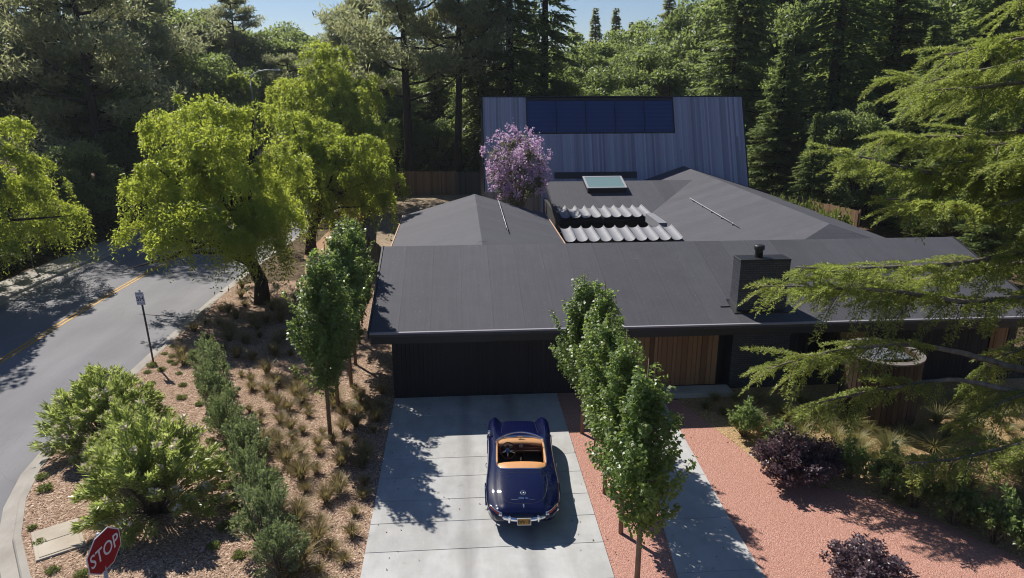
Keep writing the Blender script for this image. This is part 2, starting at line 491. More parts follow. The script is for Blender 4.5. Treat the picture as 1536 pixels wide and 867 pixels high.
def strip(name, A, B, z, mat):
    m = MB(); n = len(A)
    V = [(x, y, z) for x, y in A] + [(x, y, z) for x, y in B]
    m.add(V, [(i, i + 1, n + i + 1, n + i) for i in range(n - 1)])
    o = m.build(name, mat); o['kind'] = 'structure'
    if o.data.polygons[0].normal.z < 0: o.data.flip_normals()
    return o

sheet('ground', [(-700, -120), (700, -120), (700, 900), (-700, 900)], -.22, M['duff'])
sheet('road', [(-26, -40), (60, -40), (60, 30), (60, 9), (0, 160), (-26, 160)], -.12, M['asphalt'])
# land on the house side of the kerb
sheet('ground', KERB + [(160, 8.5), (160, 150)], 0.0, M['duff'], skirt=.2)
# kerb: gutter pan at road level and a raised kerb
K0 = KERB; K1 = offset(KERB, .14); K2 = offset(KERB, .17); K3 = offset(KERB, .50)
if (Vector(K1[5]) - Vector((-18, 36))).length > (Vector(K0[5]) - Vector((-18, 36))).length:
    K1 = offset(KERB, -.14); K2 = offset(KERB, -.17); K3 = offset(KERB, -.50)
def kerb(name, K0, K1, K2, K3):
    m = MB(); n = len(K0)
    V = [(x, y, .012) for x, y in K0] + [(x, y, .012) for x, y in K1] + [(x, y, -.015) for x, y in K2] + [(x, y, -.108) for x, y in offset_mid(K2, K3)] + [(x, y, -.114) for x, y in K3]
    F = []
    for r in range(4):
        F += [(r * n + i, r * n + i + 1, (r + 1) * n + i + 1, (r + 1) * n + i) for i in range(n - 1)]
    m.add(V, F); o = m.build(name, M['kerb_concrete']); o['kind'] = 'structure'
    if o.data.polygons[0].normal.z < 0: o.data.flip_normals()
    return o
def offset_mid(A, B): return [(a[0] * .93 + b[0] * .07, a[1] * .93 + b[1] * .07) for a, b in zip(A, B)]
kerb('kerb', K0, K1, K2, K3)
LK = [(-22.15 + xo(y), y) for y in YS]
kerb('kerb', LK, [(x + .14, y) for x, y in LK], [(x + .17, y) for x, y in LK], [(x + .5, y) for x, y in LK])
WK = [(-24.0 + xo(y), y) for y in YS]
strip('sidewalk', LK, WK, .008, M['kerb_concrete'])
sheet('ground', WK + [(-300, 150), (-300, -30)], .004, M['duff'], skirt=.2)
for dx in (-.11, .11):
    A = [(-17.45 + xo(y) * 1.05 + dx - .05, y) for y in YS if y > 12.1]; B = [(x + .1, y) for x, y in A]
    strip('road_marking', A, B, -.114, M['yellow'])
lm = strip('road_marking', [(-20.6, 26), (-20.6, 27.2)], [(-20.5, 26), (-20.5, 27.2)], -.114, paint('road_white', (.5, .5, .5)))

# beds, drive, paths
inK = offset(KERB, .0)
BED_L = [p for p in KERB if 8.8 < p[1] < 37] + [(-2.3, 8.95), (-2.3, 21.8), (-2.6, 31), (-4.0, 36), (-5.6, 40), (-10.9, 40)]
BED_L = [(x, y) for x, y in KERB if 8.95 <= y <= 36][::1]
sheet('mulch_bed', [(-4.2, 37)] + BED_L + [(-2.27, 8.9), (-2.27, 21.8), (-2.4, 31), (-3.6, 35)], .004, M['chips'])
sheet('path', [(-8.6, 60), (-9.3, 42), (-7.4, 33), (-5.6, 31), (-4.3, 34.5), (-5.6, 40), (-6.9, 50), (-7.4, 60)], .008, M['path_dirt'])
sheet('yard', [(-7.4, 64), (-6.6, 47), (-5.4, 40.6), (-3.6, 34.4), (-2.4, 31), (4, 31), (4, 47), (2, 64)], .004, M['yard'])
sheet('gravel_bed', [(3.12, 8.6), (4.06, 8.6), (5.2, 19.4), (5.3, 21.7), (3.12, 21.7)], .004, M['red_gravel'])
sheet('gravel_path', [(5.2, 8.6), (12.2, 8.6), (12.15, 12.5), (11.55, 13.5), (11.0, 14.2), (10.3, 15.0), (9.2, 15.5), (8.2, 16.2), (7.8, 18.0), (7.5, 19.1), (7.05, 20.9), (5.2, 20.9)], .0, M['red_gravel']).location.z = .004
sheet('mulch_bed', [(12.2, 8.6), (40, 8.6), (40, 21.7), (7.05, 21.7), (7.05, 20.9), (7.5, 19.1), (7.8, 18.0), (8.2, 16.2), (9.2, 15.5), (10.3, 15.0), (11.0, 14.2), (11.55, 13.5), (12.15, 12.5)], .008, M['tan_chips'])

def slabs(name, quads, gap=.012):
    m = MB()
    for (x0, x1, y0, y1) in quads:
        m.box(x0 + gap / 2, x1 - gap / 2, y0 + gap / 2, y1 - gap / 2, -.05, .035, bev=.006)
    o = m.build(name, M['drive_concrete']); o['kind'] = 'structure'
    return o
dj = [8.7, 9.9, 11.2, 12.45, 13.67, 14.73, 15.66, 16.72, 17.68, 18.99, 20.3, 21.66]
slabs('driveway', [(-2.27, 3.12, a, b) for a, b in zip(dj, dj[1:])])
m = MB(); m.add([(-2.25, 8.72, .0125), (3.1, 8.72, .0125), (3.1, 21.64, .0125), (-2.25, 21.64, .0125)], [(0, 1, 2, 3)])
o = m.build('driveway_joints', plain('joint_dirt', (.05, .045, .04), .9)); o['kind'] = 'structure'
# walkway: long slabs whose left edge runs slantwise
m = MB()
wy = [8.7, 10.6, 12.5, 14.4, 16.3, 18.2, 20.0, 20.9]
for a, b in zip(wy, wy[1:]):
    xl = lambda y: 4.06 + (y - 8.6) * .105
    xr = lambda y: 6.3 + max(0, y - 14) * .035
    m.prism([(xl(a), a + .006), (xr(a), a + .006), (xr(b), b - .006), (xl(b), b - .006)], -.05, .032, 'z')
o = m.build('walkway', M['concrete']); o['kind'] = 'structure'
# entry step
m = MB(); m.box(6.0, 8.95, 20.98, 21.62, .0, .17, bev=.012)
o = m.build('entry_step', M['concrete']); o['kind'] = 'structure'

# utility lid in the bed
lid = thing('utility_cover', 'square beige concrete utility cover set flat in wood chips by kerb', 'utility cover', (-9.36, 14.72, 0), math.radians(-57))
m = MB(); m.box(-.64, .64, -.48, .48, -.05, .045, bev=.012); link('frame', m.mesh('frame'), M['lid'], lid)
m = MB(); m.box(-.57, -.006, -.41, .41, .03, .058, bev=.008); m.box(.006, .57, -.41, .41, .03, .058, bev=.008)
link('cover_plate', m.mesh('plate'), M['lid'], lid)

# ================================================================== HOUSE
house = thing('house', 'low charcoal house with dark felt gable roofs and black garage front', 'house', (8.0, 21.7, 0))
def part(mb, name, mat, parent=None): return mb.build(name, M[mat] if isinstance(mat, str) else mat, parent or house)
def gable(cx_, half, zr, slope, a0, a1, axis, th=.13, h2=None):
    h2 = h2 or half
    poly = [(cx_ - half, zr - slope * half), (cx_, zr), (cx_ + h2, zr - slope * h2), (cx_ + h2, zr - slope * h2 - th), (cx_, zr - th), (cx_ - half, zr - slope * half - th)]
    return MB().prism(poly, a0, a1, axis)
# front wing
part(gable(26.25, 5.30, 4.10, .2886, -2.86, 19.5, 'x'), 'roof', 'roof_x')
part(MB().box(-2.84, 19.48, 20.972, 21.01, 2.20, 2.437), 'fascia', 'fascia')
part(MB().box(-2.87, 19.50, 20.90, 21.0, 2.535, 2.592, bev=.006), 'drip_edge', 'gutter')
for x in (-2.93, 19.505):
    part(MB().prism([(20.95, 2.60), (26.25, 4.13), (31.5, 2.615), (31.5, 2.40), (26.25, 3.92), (20.95, 2.39)], x, x + .06, 'x'), 'barge_board', 'fascia')
m = MB(); m.box(-2.84, 19.48, 21.02, 21.72, 2.40, 2.43); part(m, 'soffit', 'fascia')
# dark boarded garage front, boards laid one by one
def board_wall(x0, x1, y, z0, z1, wmin, wmax, seed, gap=.010, depth=.035):
    r = random.Random(seed); m = MB(); x = x0
    while x < x1 - .03:
        w = min(r.uniform(wmin, wmax), x1 - x)
        if w > gap + .02: m.box(x + gap / 2, x + w - gap / 2, y - depth - r.uniform(0, .012), y, z0, z1)
        x += w
    return m
part(board_wall(-2.25, 5.45, 21.70, .03, 2.39, .13, .15, 3, .012), 'garage_wall', 'dark_boards')
part(board_wall(5.45, 8.56, 21.70, .18, 2.39, .10, .21, 4, .014), 'timber_wall', 'cedar_boards')
for q in ((-2.09, 8.6, 21.71, 21.9, 0, 2.4), (-2.28, -2.10, 21.71, 31.2, 0, 2.55), (8.6, 9.02, 22.3, 22.4, 0, 2.6), (19.0, 19.2, 21.8, 31.2, 0, 2.55)):
    part(MB().box(*q), 'wall', 'wall_dark')
part(MB().box(9.02, 11.0, 21.64, 22.35, 0, 2.39), 'brick_wall', 'black_brick')
# dark boarded front right of the chimney with one window and a strip of timber
part(board_wall(11.02, 11.6, 21.70, .03, 2.39, .13, .15, 5, .012), 'wall', 'dark_boards')
wn = part(MB().box(11.67, 13.73, 21.72, 21.75, .75, 2.23), 'window', glass('dim_glass', (.004, .005, .008), .15))
for q in ((11.6, 11.67, .6, 2.39), (12.66, 12.74, .75, 2.23), (13.73, 13.8, .6, 2.39)): part(MB().box(q[0], q[1], 21.65, 21.715, q[2], q[3]), 'frame', 'black', wn)
part(MB().box(11.6, 13.8, 21.70, 21.75, 0, .597), 'wall', 'wall_dark')
part(board_wall(13.82, 18.1, 21.70, .03, 2.39, .13, .15, 6, .012), 'wall', 'dark_boards')
part(board_wall(18.15, 18.75, 21.70, .1, 2.39, .10, .18, 9, .014), 'timber_wall', 'cedar_boards')
part(MB().box(18.78, 19.0, 21.66, 21.72, 0, 2.39), 'wall', 'wall_dark')
# chimney
ch = part(MB().box(9.05, 10.72, 21.655, 22.29, 2.5, 4.46), 'chimney', 'black_brick')
part(MB().box(9.04, 10.73, 21.645, 22.30, 4.462, 4.52, bev=.01), 'chimney_cap', 'black', ch)
T = Matrix.Translation((9.78, 22.02, 4.53))
m = MB().lathe([(0.0, 0), (.13, 0), (.13, .22), (.125, .24), (.165, .24), (.17, .26), (.17, .36), (.15, .385), (0, .39)], 20, T)
part(m, 'flue', 'black', ch)
part(MB().box(8.6, 9.045, 21.9, 21.925, 2.852, 2.875).prism([(21.62, 2.768), (22.32, 2.970), (22.32, 2.995), (21.62, 2.793)], 8.93, 9.045, 'x').prism([(21.50, 2.735), (21.65, 2.778), (21.65, 2.80), (21.50, 2.757)], 8.93, 10.85, 'x'), 'flashing', 'black', ch)
# left wing
part(gable(.84, 3.87, 4.098, .2886, 26.3, 38.4, 'y', h2=3.84), 'roof', 'roof_y')
for x in (-3.085, 4.685): part(MB().box(x, x + .05, 28.8, 38.4, 2.81, 3.01), 'trim_board', 'trim_wood')
part(MB().prism([(-2.7, 0), (-2.7, 2.9), (.84, 3.9), (4.4, 2.9), (4.4, 0)], 31.2, 38.1, 'y'), 'wall', 'wall_dark')
# ridge cap strips on the left wing
m = MB()
m.prism([(.66, 4.056), (.84, 4.106), (1.02, 4.056), (1.02, 4.05), (.84, 4.1), (.66, 4.05)], 26.9, 38.41, 'y'); part(m, 'ridge_cap', 'roof_y')
# right wing
m = MB()
zr, sl = 4.28, .31
m.prism([(10.3, zr - sl * 5.2), (15.5, zr), (20.7, zr - sl * 5.2), (20.7, zr - sl * 5.2 - .13), (15.5, zr - .13), (10.3, zr - sl * 5.2 - .13)], 28.3, 48.45, 'y')
m.add([(15.5, 28.3, 4.28), (12.4, 26.4, 3.32), (18.6, 26.4, 3.32), (12.4, 28.3, 3.319), (18.6, 28.3, 3.319)], [(0, 1, 2), (0, 3, 1), (0, 2, 4)])
part(m, 'roof', 'roof_y')
for x in (10.9, 20.2): part(MB().box(x, x + .15, 31.3, 46, 0, 2.6), 'wall', 'wall_dark')
m = MB(); m.box(10.255, 10.295, 31.2, 38.0, 2.52, 2.68); part(m, 'trim_board', 'fascia')
# back wing
m = MB()
m.prism([(38.05, 2.61), (43.6, 4.0), (46.2, 3.3), (46.2, 3.17), (43.6, 3.87), (38.05, 2.48)], 5.35, 15.4, 'x'); part(m, 'roof', 'roof_x')
m = MB(); m.prism([(38.05, 2.63), (43.6, 4.02), (46.2, 3.32), (46.2, 3.0), (43.6, 3.7), (38.05, 2.40)], 5.29, 5.345, 'x'); part(m, 'barge_board', 'fascia')
part(board_wall(1.6, 5.2, 44.9, 0, 3.2, .12, .16, 21, .012), 'wall', 'grey_side_boards')
part(MB().box(5.5, 5.65, 38.4, 46, 0, 2.6), 'wall', 'wall_dark'); part(MB().box(5.655, 10.8, 39.6, 39.7, 0, 2.5), 'wall', 'wall_dark')
# court windows
wn = part(MB().box(5.8, 10.7, 39.52, 39.55, .2, 2.3), 'window', glass('court_glass', (.05, .075, .06), .08))  # green reflection is put into the glass base colour
m = MB()
for x in (5.8, 7.0, 8.2, 9.4, 10.62): m.box(x, x + .08, 39.45, 39.515, .1, 2.4)
m.box(5.88, 10.62, 39.46, 39.51, 2.3, 2.4); part(m, 'frame', 'black', wn)
# skylight on the back wing
def on_back(x, y, h): return (x, y - .243 * h, 2.61 + .2505 * (y - 38.05) + .97 * h)
m = MB(); x0, x1, y0, y1 = 7.64, 9.97, 41.8, 43.5
V = [on_back(x, y, h) for h in (0, .30) for x, y in ((x0, y0), (x1, y0), (x1, y1), (x0, y1))]
m.add(V, [(3, 2, 1, 0), (0, 1, 5, 4), (1, 2, 6, 5), (2, 3, 7, 6), (3, 0, 4, 7), (4, 5, 6, 7)]); sk = part(m, 'skylight', 'black')
m = MB(); e = .05
for (a, b, c, d) in ((x0 - e, x1 + e, y0 - e, y0 + .07), (x0 - e, x1 + e, y1 - .07, y1 + e), (x0 - e, x0 + .07, y0 + .072, y1 - .072), (x1 - .07, x1 + e, y0 + .072, y1 - .072)):
    V = [on_back(x, y, h) for h in (.303, .35) for x, y in ((a, c), (b, c), (b, d), (a, d))]
    m.add(V, [(3, 2, 1, 0), (0, 1, 5, 4), (1, 2, 6, 5), (2, 3, 7, 6), (3, 0, 4, 7), (4, 5, 6, 7)])
part(m, 'frame', 'steel', sk)
m = MB(); V = [on_back(x, y, .335) for x, y in ((x0 + .072, y0 + .072), (x1 - .072, y0 + .072), (x1 - .072, y1 - .072), (x0 + .072, y1 - .072))]
m.add(V, [(0, 1, 2, 3)]); part(m, 'pane', 'sky_glass', sk)
# vent box at the right end of the scoops
m = MB(); m.box(9.93, 10.35, 34.3, 36.9, 2.75, 3.2); part(m, 'vent_box', 'zinc')
# long ladder-like pipes lying on the roofs
def pipe(p, q, n):
    p = Vector(p); q = Vector(q); m = MB(); m.tube([p, q], .02, 8)
    for k in range(n):
        c = p.lerp(q, (k + .5) / n); m.box(c.x - .05, c.x + .05, c.y - .02, c.y + .02, c.z - .10, c.z - .02)
        m.tube([c - (q - p).normalized() * .05, c + (q - p).normalized() * .05], .03, 8)
    return m
zl = lambda x: 4.12 - .2886 * (x - .84) + .09
part(pipe((2.05, 29.9, zl(2.05)), (2.09, 37.6, zl(2.09)), 5), 'roof_pipe', 'steel')
zq = lambda x: 4.28 - .31 * (15.5 - x) + .09
part(pipe((12.86, 31.4, zq(12.86)), (13.04, 39.2, zq(13.04)), 5), 'roof_pipe', 'steel')

# scalloped zinc scoops over the court: two rows
def scoop_row(label, x0, n, w, yb, zb, yt, zt, seed):
    t = thing('scalloped_canopy', label, 'canopy', (x0 + n * w / 2, yb, zb - .35), group='scalloped metal canopies over the court')
    r = random.Random(seed)
    for i in range(n):
        m = MB(); K = 14
        xa = x0 + i * w; V = []
        tw = r.uniform(-.04, .04); hh = r.uniform(.165, .19)
        for j, (y, z) in enumerate(((yb, zb), ((yb + yt) / 2, (zb + zt) / 2), (yt, zt))):
            for lay in (0, -.025):
                for k in range(K + 1):
                    s = k / K
                    q = abs(2 * s - 1)
                    V.append((xa + s * (w - .015) + tw * j * .5, y, z - hh * math.sqrt(max(0.0, 1 - q * q * .985)) + lay * .4))
        n1 = K + 1; F = []
        for j in range(2):
            for lay in (0, 1):
                a = (j * 2 + lay) * n1; b = ((j + 1) * 2 + lay) * n1
                for k in range(K):
                    f = (a + k, a + k + 1, b + k + 1, b + k); F.append(f if lay == 0 else f[::-1])
            a = j * 2 * n1; b = (j + 1) * 2 * n1
            F.append((a, b, b + n1, a + n1)); F.append((a + K, a + n1 + K, b + n1 + K, b + K))
        for k in range(K):
            F.append((k, n1 + k, n1 + k + 1, k + 1)); a = 4 * n1; F.append((a + k, a + k + 1, a + n1 + k + 1, a + n1 + k))
        m.add(V, F, False); m.build('scoop', M['zinc'], t)
    m = MB()
    for y, z in ((yb + .25, zb - .36), (yt - .2, zt - .36)):
        m.box(x0 - .05, x0 + n * w + .05, y - .05, y + .05, z - .12, z + .02)
    m.build('beam', M['black'], t)
scoop_row('row of curved grey metal scoops below the skylight', 5.45, 9, .56, 37.6, 3.05, 39.9, 3.20, 5)
scoop_row('row of curved grey metal scoops just behind front roof ridge', 4.8, 10, .56, 31.8, 3.06, 33.8, 3.26, 6)

# ================================================================== TALL REAR BUILDING
barn = thing('barn_house', 'tall grey timber building with steep clad face and wide blue window', 'building', (10.8, 46.6, 0))
L_ = math.sqrt(1 + .4425 ** 2); T_ = Vector((0, .4425, 1)) / L_; N_ = Vector((0, -1, .4425)) / L_; O_ = Vector((0, 46.58, 0))
def on_face(x, t, n): return tuple(O_ + Vector((x, 0, 0)) + T_ * t + N_ * n)
def face_box(m, x0, x1, t0, t1, n0, n1):
    V = [on_face(x, t, n) for n in (n0, n1) for x, t in ((x0, t0), (x1, t0), (x1, t1), (x0, t1))]
    return m.add(V, [(3, 2, 1, 0), (4, 5, 6, 7), (0, 1, 5, 4), (1, 2, 6, 5), (2, 3, 7, 6), (3, 0, 4, 7)])
Wx0, Wx1, Wt0, Wt1, TT = 4.74, 15.0, 6.45 * L_, 8.66 * L_, 8.82 * L_
m = MB(); r = random.Random(8); x = 1.74
while x < 19.98:
    w = r.uniform(.10, .15); x2 = min(x + w, 19.98); d = .03 + r.uniform(0, .02)
    if x > Wx0 - w * .5 and x < Wx1:
        tb = r.uniform(-.0, .0)
        face_box(m, x + .004, x2 - .004, 0.4, Wt0 - .03, 0, d)
    else:
        cut = r.choice([None, None, r.uniform(2.5, 7)])
        if cut: face_box(m, x + .004, x2 - .004, .4, cut - .003, 0, d); face_box(m, x + .004, x2 - .004, cut + .003, TT, 0, d + .004)
        else: face_box(m, x + .004, x2 - .004, .4, TT, 0, d)
    x = x2
m.build('cladding', M['grey_boards'], barn)
m = MB(); m.prism([(46.6, 0), (50.49, 8.79), (51.6, 8.79), (57.5, 2.9), (57.5, 0)], 1.73, 19.99, 'x'); m.build('wall', M['wall_dark'], barn)
m = MB(); face_box(m, 1.68, 20.04, TT + .003, TT + .08, -.1, .07)
face_box(m, 1.66, 1.735, .3, TT, -.3, .06); face_box(m, 19.985, 20.06, .3, TT, -.3, .06); m.build('edge_trim', M['black'], barn)
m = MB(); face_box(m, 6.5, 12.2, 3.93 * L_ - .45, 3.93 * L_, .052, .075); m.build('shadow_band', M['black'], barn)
pw = (Wx1 - Wx0) / 5
for i in range(5):
    a = Wx0 + i * pw
    m = MB(); 
    for q in ((a, a + .025, Wt0, Wt1), (a + pw - .025, a + pw, Wt0, Wt1), (a + .027, a + pw - .027, Wt0, Wt0 + .07), (a + .027, a + pw - .027, Wt1 - .06, Wt1)):
        face_box(m, q[0] + .002, q[1] - .002, q[2], q[3], .002, .07)
    f = m.build('window', M['black'], barn)
    m = MB(); m.add([on_face(x, t, .02) for x, t in ((a + .026, Wt0 + .07), (a + pw - .026, Wt0 + .07), (a + pw - .026, Wt1 - .06), (a + .026, Wt1 - .06))], [(0, 1, 2, 3)])
    m.build('pane', M['sky_blind_glass'], f)

# ================================================================== FENCES
def fence(label, A, B, h, mat, seed, group='board fences round the back yard', bw=.14):
    A = Vector((*A, 0)); B = Vector((*B, 0)); d = (B - A); L = d.length; ang = math.atan2(d.y, d.x)
    t = thing('wooden_fence', label, 'fence', A, ang, group); r = random.Random(seed)
    m = MB(); x = 0
    while x < L - .02:
        w = min(bw, L - x); hh = h + r.uniform(-.03, .02); dy = r.uniform(-.006, .006)
        m.box(x + .003, x + w - .003, -.03 + dy, -.008 + dy, .03, hh); x += bw
    link('boards', m.mesh('boards'), M[mat], t)
    m = MB()
    for z in (.3, h * .55, h - .25): m.box(.0, L, -.007, .035, z, z + .09)
    link('rail', m.mesh('rail'), M[mat], t)
    n = max(1, round(L / 2.4))
    for i in range(n + 1):
        x = L * i / n
        m = MB(); m.box(x - .05, x + .05, .037, .137, 0, h + .05); link('post', m.mesh('post'), M[mat], t)
fence('pale new cedar board fence at the back of the yard', (-8.2, 64), (-.35, 64), 2.1, 'fence_new', 1)
fence('dark weathered board fence between the new fence and grey building', (-.3, 64), (2.6, 64), 2.05, 'fence_old', 2)
fence('weathered board fence running from the front roof along the yard side', (-3.3, 33.6), (-5.9, 41.2), 1.85, 'fence_old', 3)
fence('weathered side fence continuing behind the pepper trees', (-5.95, 41.4), (-8.2, 63.9), 1.85, 'fence_new', 4)
fence('brown board fence beyond the grey building beside dark shrubs', (20.6, 55), (24.5, 41.5), 2.3, 'fence_new', 5)

# ================================================================== SIGNS, POLES, LAMPS
# street sign with its lettering
sg = thing('street_sign', 'small white SH sign on a thin leaning brown post by kerb', 'street sign', (-11.51, 25.53, 0))
m = MB(); m.tube([(0, 0, -.05), (-.05, 0, 1.4), (-.10, 0, 2.74)], .034, 10); link('post', m.mesh('post'), M['wood_pole'], sg)
SM = Matrix.Translation((-.10, -.045, 2.50)) @ Matrix.Rotation(math.radians(-3), 4, 'Y') @ Matrix.Rotation(math.radians(-12), 4, 'Z') 
m = MB(); m.box(-.165, .165, -.006, .006, -.24, .24, SM, bev=.004); pn = link('sign_panel', m.mesh('panel'), M['sign_white'], sg)
FR = SM @ Matrix.Translation((0, -.008, 0)) @ Matrix.Rotation(math.radians(90), 4, 'X')
me = text_mesh('SH', .245, .001, .004); me.transform(FR @ Matrix.Translation((0, -.02, 0))); link('lettering', me, M['ink'], pn)
m = MB()
for (a, b, z0, z1) in ((-.15, .15, .222, .228), (-.15, .15, -.228, -.222), (-.15, -.144, -.222, .222), (.144, .15, -.222, .222)): m.box(a, b, -.0085, -.0065, z0, z1, SM)
rr = random.Random(4)
for row, (zz, hh) in enumerate(((.185, .030), (.145, .026), (-.165, .022), (-.195, .018))):
    x = -.12
    while x < .11:
        w = rr.uniform(.02, .045); m.box(x, x + w, -.0085, -.0065, zz - hh / 2, zz + hh / 2, SM); x += w + rr.uniform(.008, .02)
link('small_print', m.mesh('print'), M['ink_grey'], pn)
m = MB(); m.tube([(-.103, 0, 2.741), (-.104, 0, 2.80)], .036, 10); link('post_cap', m.mesh('cap'), M['chrome'], sg)

# stop sign
st = thing('stop_sign', 'red octagonal STOP sign at the street corner by the bed', 'stop sign', (-6.02, 10.52, 0))
m = MB(); m.tube([(-.03, .0, -.05), (-.03, .0, 3.0)], .032, 10); link('post', m.mesh('post'), M['steel'], st)
yw = math.radians(75)
SM = Matrix.Translation((.02, 0, 2.66)) @ Matrix.Rotation(yw, 4, 'Z') @ Matrix.Rotation(math.radians(-5), 4, 'Y') @ Matrix.Rotation(math.radians(5), 4, 'X')
def octa(s):
    a = s / 2; b = a * math.tan(math.pi / 8)
    return [(-b, a), (b, a), (a, b), (a, -b), (b, -a), (-b, -a), (-a, -b), (-a, b)]
def plate(poly, y0, y1, M_):
    m = MB(); m.prism([(p[0], p[1]) for p in poly], y0, y1, 'y', M_); return m
pn = link('sign_panel', plate(octa(.75), -.004, .004, SM).mesh('panel'), M['sign_white'], st)
link('red_face', plate(octa(.712), -.0075, -.0045, SM).mesh('face'), M['sign_red'], pn)
me = text_mesh('STOP', .34, .0012, .002); me.transform(SM @ Matrix.Translation((0, -.0095, -.005)) @ Matrix.Rotation(math.radians(90), 4, 'X') @ Matrix.Scale(.80, 4, (1, 0, 0)) @ Matrix.Scale(1.08, 4, (0, 1, 0)))
link('lettering', me, M['sign_white'], pn)

# sign post across the road, seen edge on
sp = thing('sign_post', 'thin grey sign post standing by the far sidewalk hedge', 'sign post', (-23.9, 40.37, 0))
m = MB(); m.tube([(0, 0, -.05), (-.06, 0, 2.9)], .035, 8); link('post', m.mesh('post'), M['steel'], sp)
m = MB(); m.box(-.012 - .05, .012 - .05, -.36, -.04, 2.35, 2.85, bev=.004); link('sign_panel', m.mesh('panel'), M['steel'], sp)

# street lamps down the road
def street_lamp(label, x, y, h, reach):
    t = thing('street_lamp', label, 'street lamp', (x, y, 0), group='street lamps along the road')
    m = MB(); m.tube([(0, 0, 0), (0, 0, h * .5), (0, 0, h - .9)], [.11, .09, .07], 10); link('pole', m.mesh('pole'), M['steel'], t)
    m = MB(); m.tube([(0, 0, h - .9), (.05, 0, h - .55), (reach * .35, 0, h - .15), (reach * .7, 0, h), (reach, 0, h)], [.06, .055, .05, .045, .045], 8); link('arm', m.mesh('arm'), M['white_paint'], t)
    m = MB(); m.prism([(reach - .05, h - .06), (reach + .62, h - .09), (reach + .66, h - .02), (reach + .45, h + .09), (reach, h + .07)], -.13, .13, 'y'); link('lamp_head', m.mesh('head'), M['white_paint'], t)
street_lamp('tall street lamp with long curved white arm above the pepper tree', -20.35, 75, 10.85, 2.3)
street_lamp('lower street lamp arm showing in the gap between yellow-green trees', -19.75, 88, 6.75, .9)

# pale house glimpsed behind the back fence
nb = thing('neighbour_house', 'pale house half hidden by trunks behind the back fence', 'house', (1.5, 84, 0))
m = MB(); m.box(-4, 5.5, 84, 90, 0, 4.6); m.build('wall', M['white_paint'], nb)
m = MB(); m.prism([(83.4, 4.5), (87, 6.0), (90.6, 4.5), (90.6, 4.35), (87, 5.85), (83.4, 4.35)], -4.5, 6, 'x'); m.build('roof', M['roof_x'], nb)
for x in (-3.0, -.6, 1.9, 4.0):
    w = MB().box(x, x + 1.2, 83.95, 83.99, 1.2, 2.7).build('window', M['white_paint'], nb)
    MB().box(x + .08, x + 1.12, 83.92, 83.945, 1.28, 2.62).build('pane', M['glass'], w)

# ================================================================== CAR
car = thing('roadster', 'dark navy vintage open roadster with tan leather trim parked on the concrete driveway', 'car', (1.44, 16.28, .035), math.radians(-3.0))
ST = np.array([  # y, half width, centre z, valley z, crest z, widest z, sill z
    (-2.27, .40, .50, .50, .49, .45, .42), (-2.24, .56, .555, .55, .54, .46, .39), (-2.15, .70, .63, .625, .605, .48, .34), (-1.98, .795, .705, .685, .63, .52, .28),
    (-1.70, .86, .79, .762, .70, .55, .25), (-1.35, .892, .862, .832, .775, .57, .23), (-.98, .89, .912, .885, .83, .58, .21),
    (-.60, .872, .928, .912, .862, .57, .20), (-.15, .86, .925, .915, .875, .56, .19), (.35, .855, .915, .905, .88, .55, .19),
    (.80, .86, .915, .90, .89, .55, .20), (1.15, .87, .89, .868, .895, .55, .21), (1.50, .875, .855, .822, .898, .56, .23),
    (1.80, .87, .805, .762, .882, .55, .26), (2.02, .845, .74, .70, .842, .53, .30), (2.15, .81, .66, .63, .785, .51, .34), (2.25, .75, .55, .54, .66, .49, .40), (2.285, .70, .48, .48, .54, .48, .44)])
def cr(xs, ys, x):
    """Catmull-Rom through (xs, ys) at x, clamped ends"""
    i = np.clip(np.searchsorted(xs, x, side='right') - 1, 0, len(xs) - 2)
    x0, x1 = xs[i], xs[i + 1]; h = x1 - x0; t = (x - x0) / h
    sl = np.gradient(ys, xs); a, b = sl[i] * h, sl[i + 1] * h
    return (2 * t**3 - 3 * t**2 + 1) * ys[i] + (t**3 - 2 * t**2 + t) * a + (-2 * t**3 + 3 * t**2) * ys[i + 1] + (t**3 - t**2) * b
def section(y):
    w, c, v, hf, hm, z0 = [float(cr(ST[:, 0], ST[:, k], np.array(y))) for k in range(1, 7)]
    X = np.array([0, .22 * w, .42 * w, .575 * w, .69 * w, .81 * w, .945 * w, .99 * w, w, .985 * w, .95 * w, .88 * w])
    Z = np.array([c, c - .003, c * .75 + v * .25 - .004, v, v * .45 + hf * .55, hf, hf - .055 - .10 * max(0, hf - hm - .2), hm * .45 + hf * .55 - .03, hm, hm * .6 + z0 * .4, hm * .25 + z0 * .75, z0])
    return X, Z
NU, NS = 230, 96
ys = np.linspace(-2.27, 2.285, NU)
ys = np.concatenate([np.linspace(-2.27, -2.1, 24)[:-1], np.linspace(-2.1, 2.1, 200), np.linspace(2.1, 2.285, 26)[1:]]); NU = len(ys)
u = np.linspace(0, 11, NS); kk = np.arange(12.)
half = np.zeros((NU, NS, 3))
for i, y in enumerate(ys):
    X, Z = section(y)
    half[i, :, 0] = cr(kk, X, u); half[i, :, 1] = y; half[i, :, 2] = cr(kk, Z, u)
def top_z(x, y):
    X, Z = section(y); xs = cr(kk, X, u); zs = cr(kk, Z, u)
    k = int(np.argmax(xs)); return float(np.interp(abs(x), xs[:k + 1], zs[:k + 1]))
full = np.concatenate([half[:, :0:-1] * np.array([-1, 1, 1]), half], axis=1)
NC = full.shape[1]
full[:, NS - 1, 0] = 0
V = full.reshape(-1, 3)
I, J = np.meshgrid(np.arange(NU - 1), np.arange(NC - 1), indexing='ij')
a = (I * NC + J).ravel(); F = np.stack([a, a + 1, a + NC + 1, a + NC], 1)
ctr = V[F].mean(1)
CK = dict(xc=.635, y0=-.86, y1=.74)
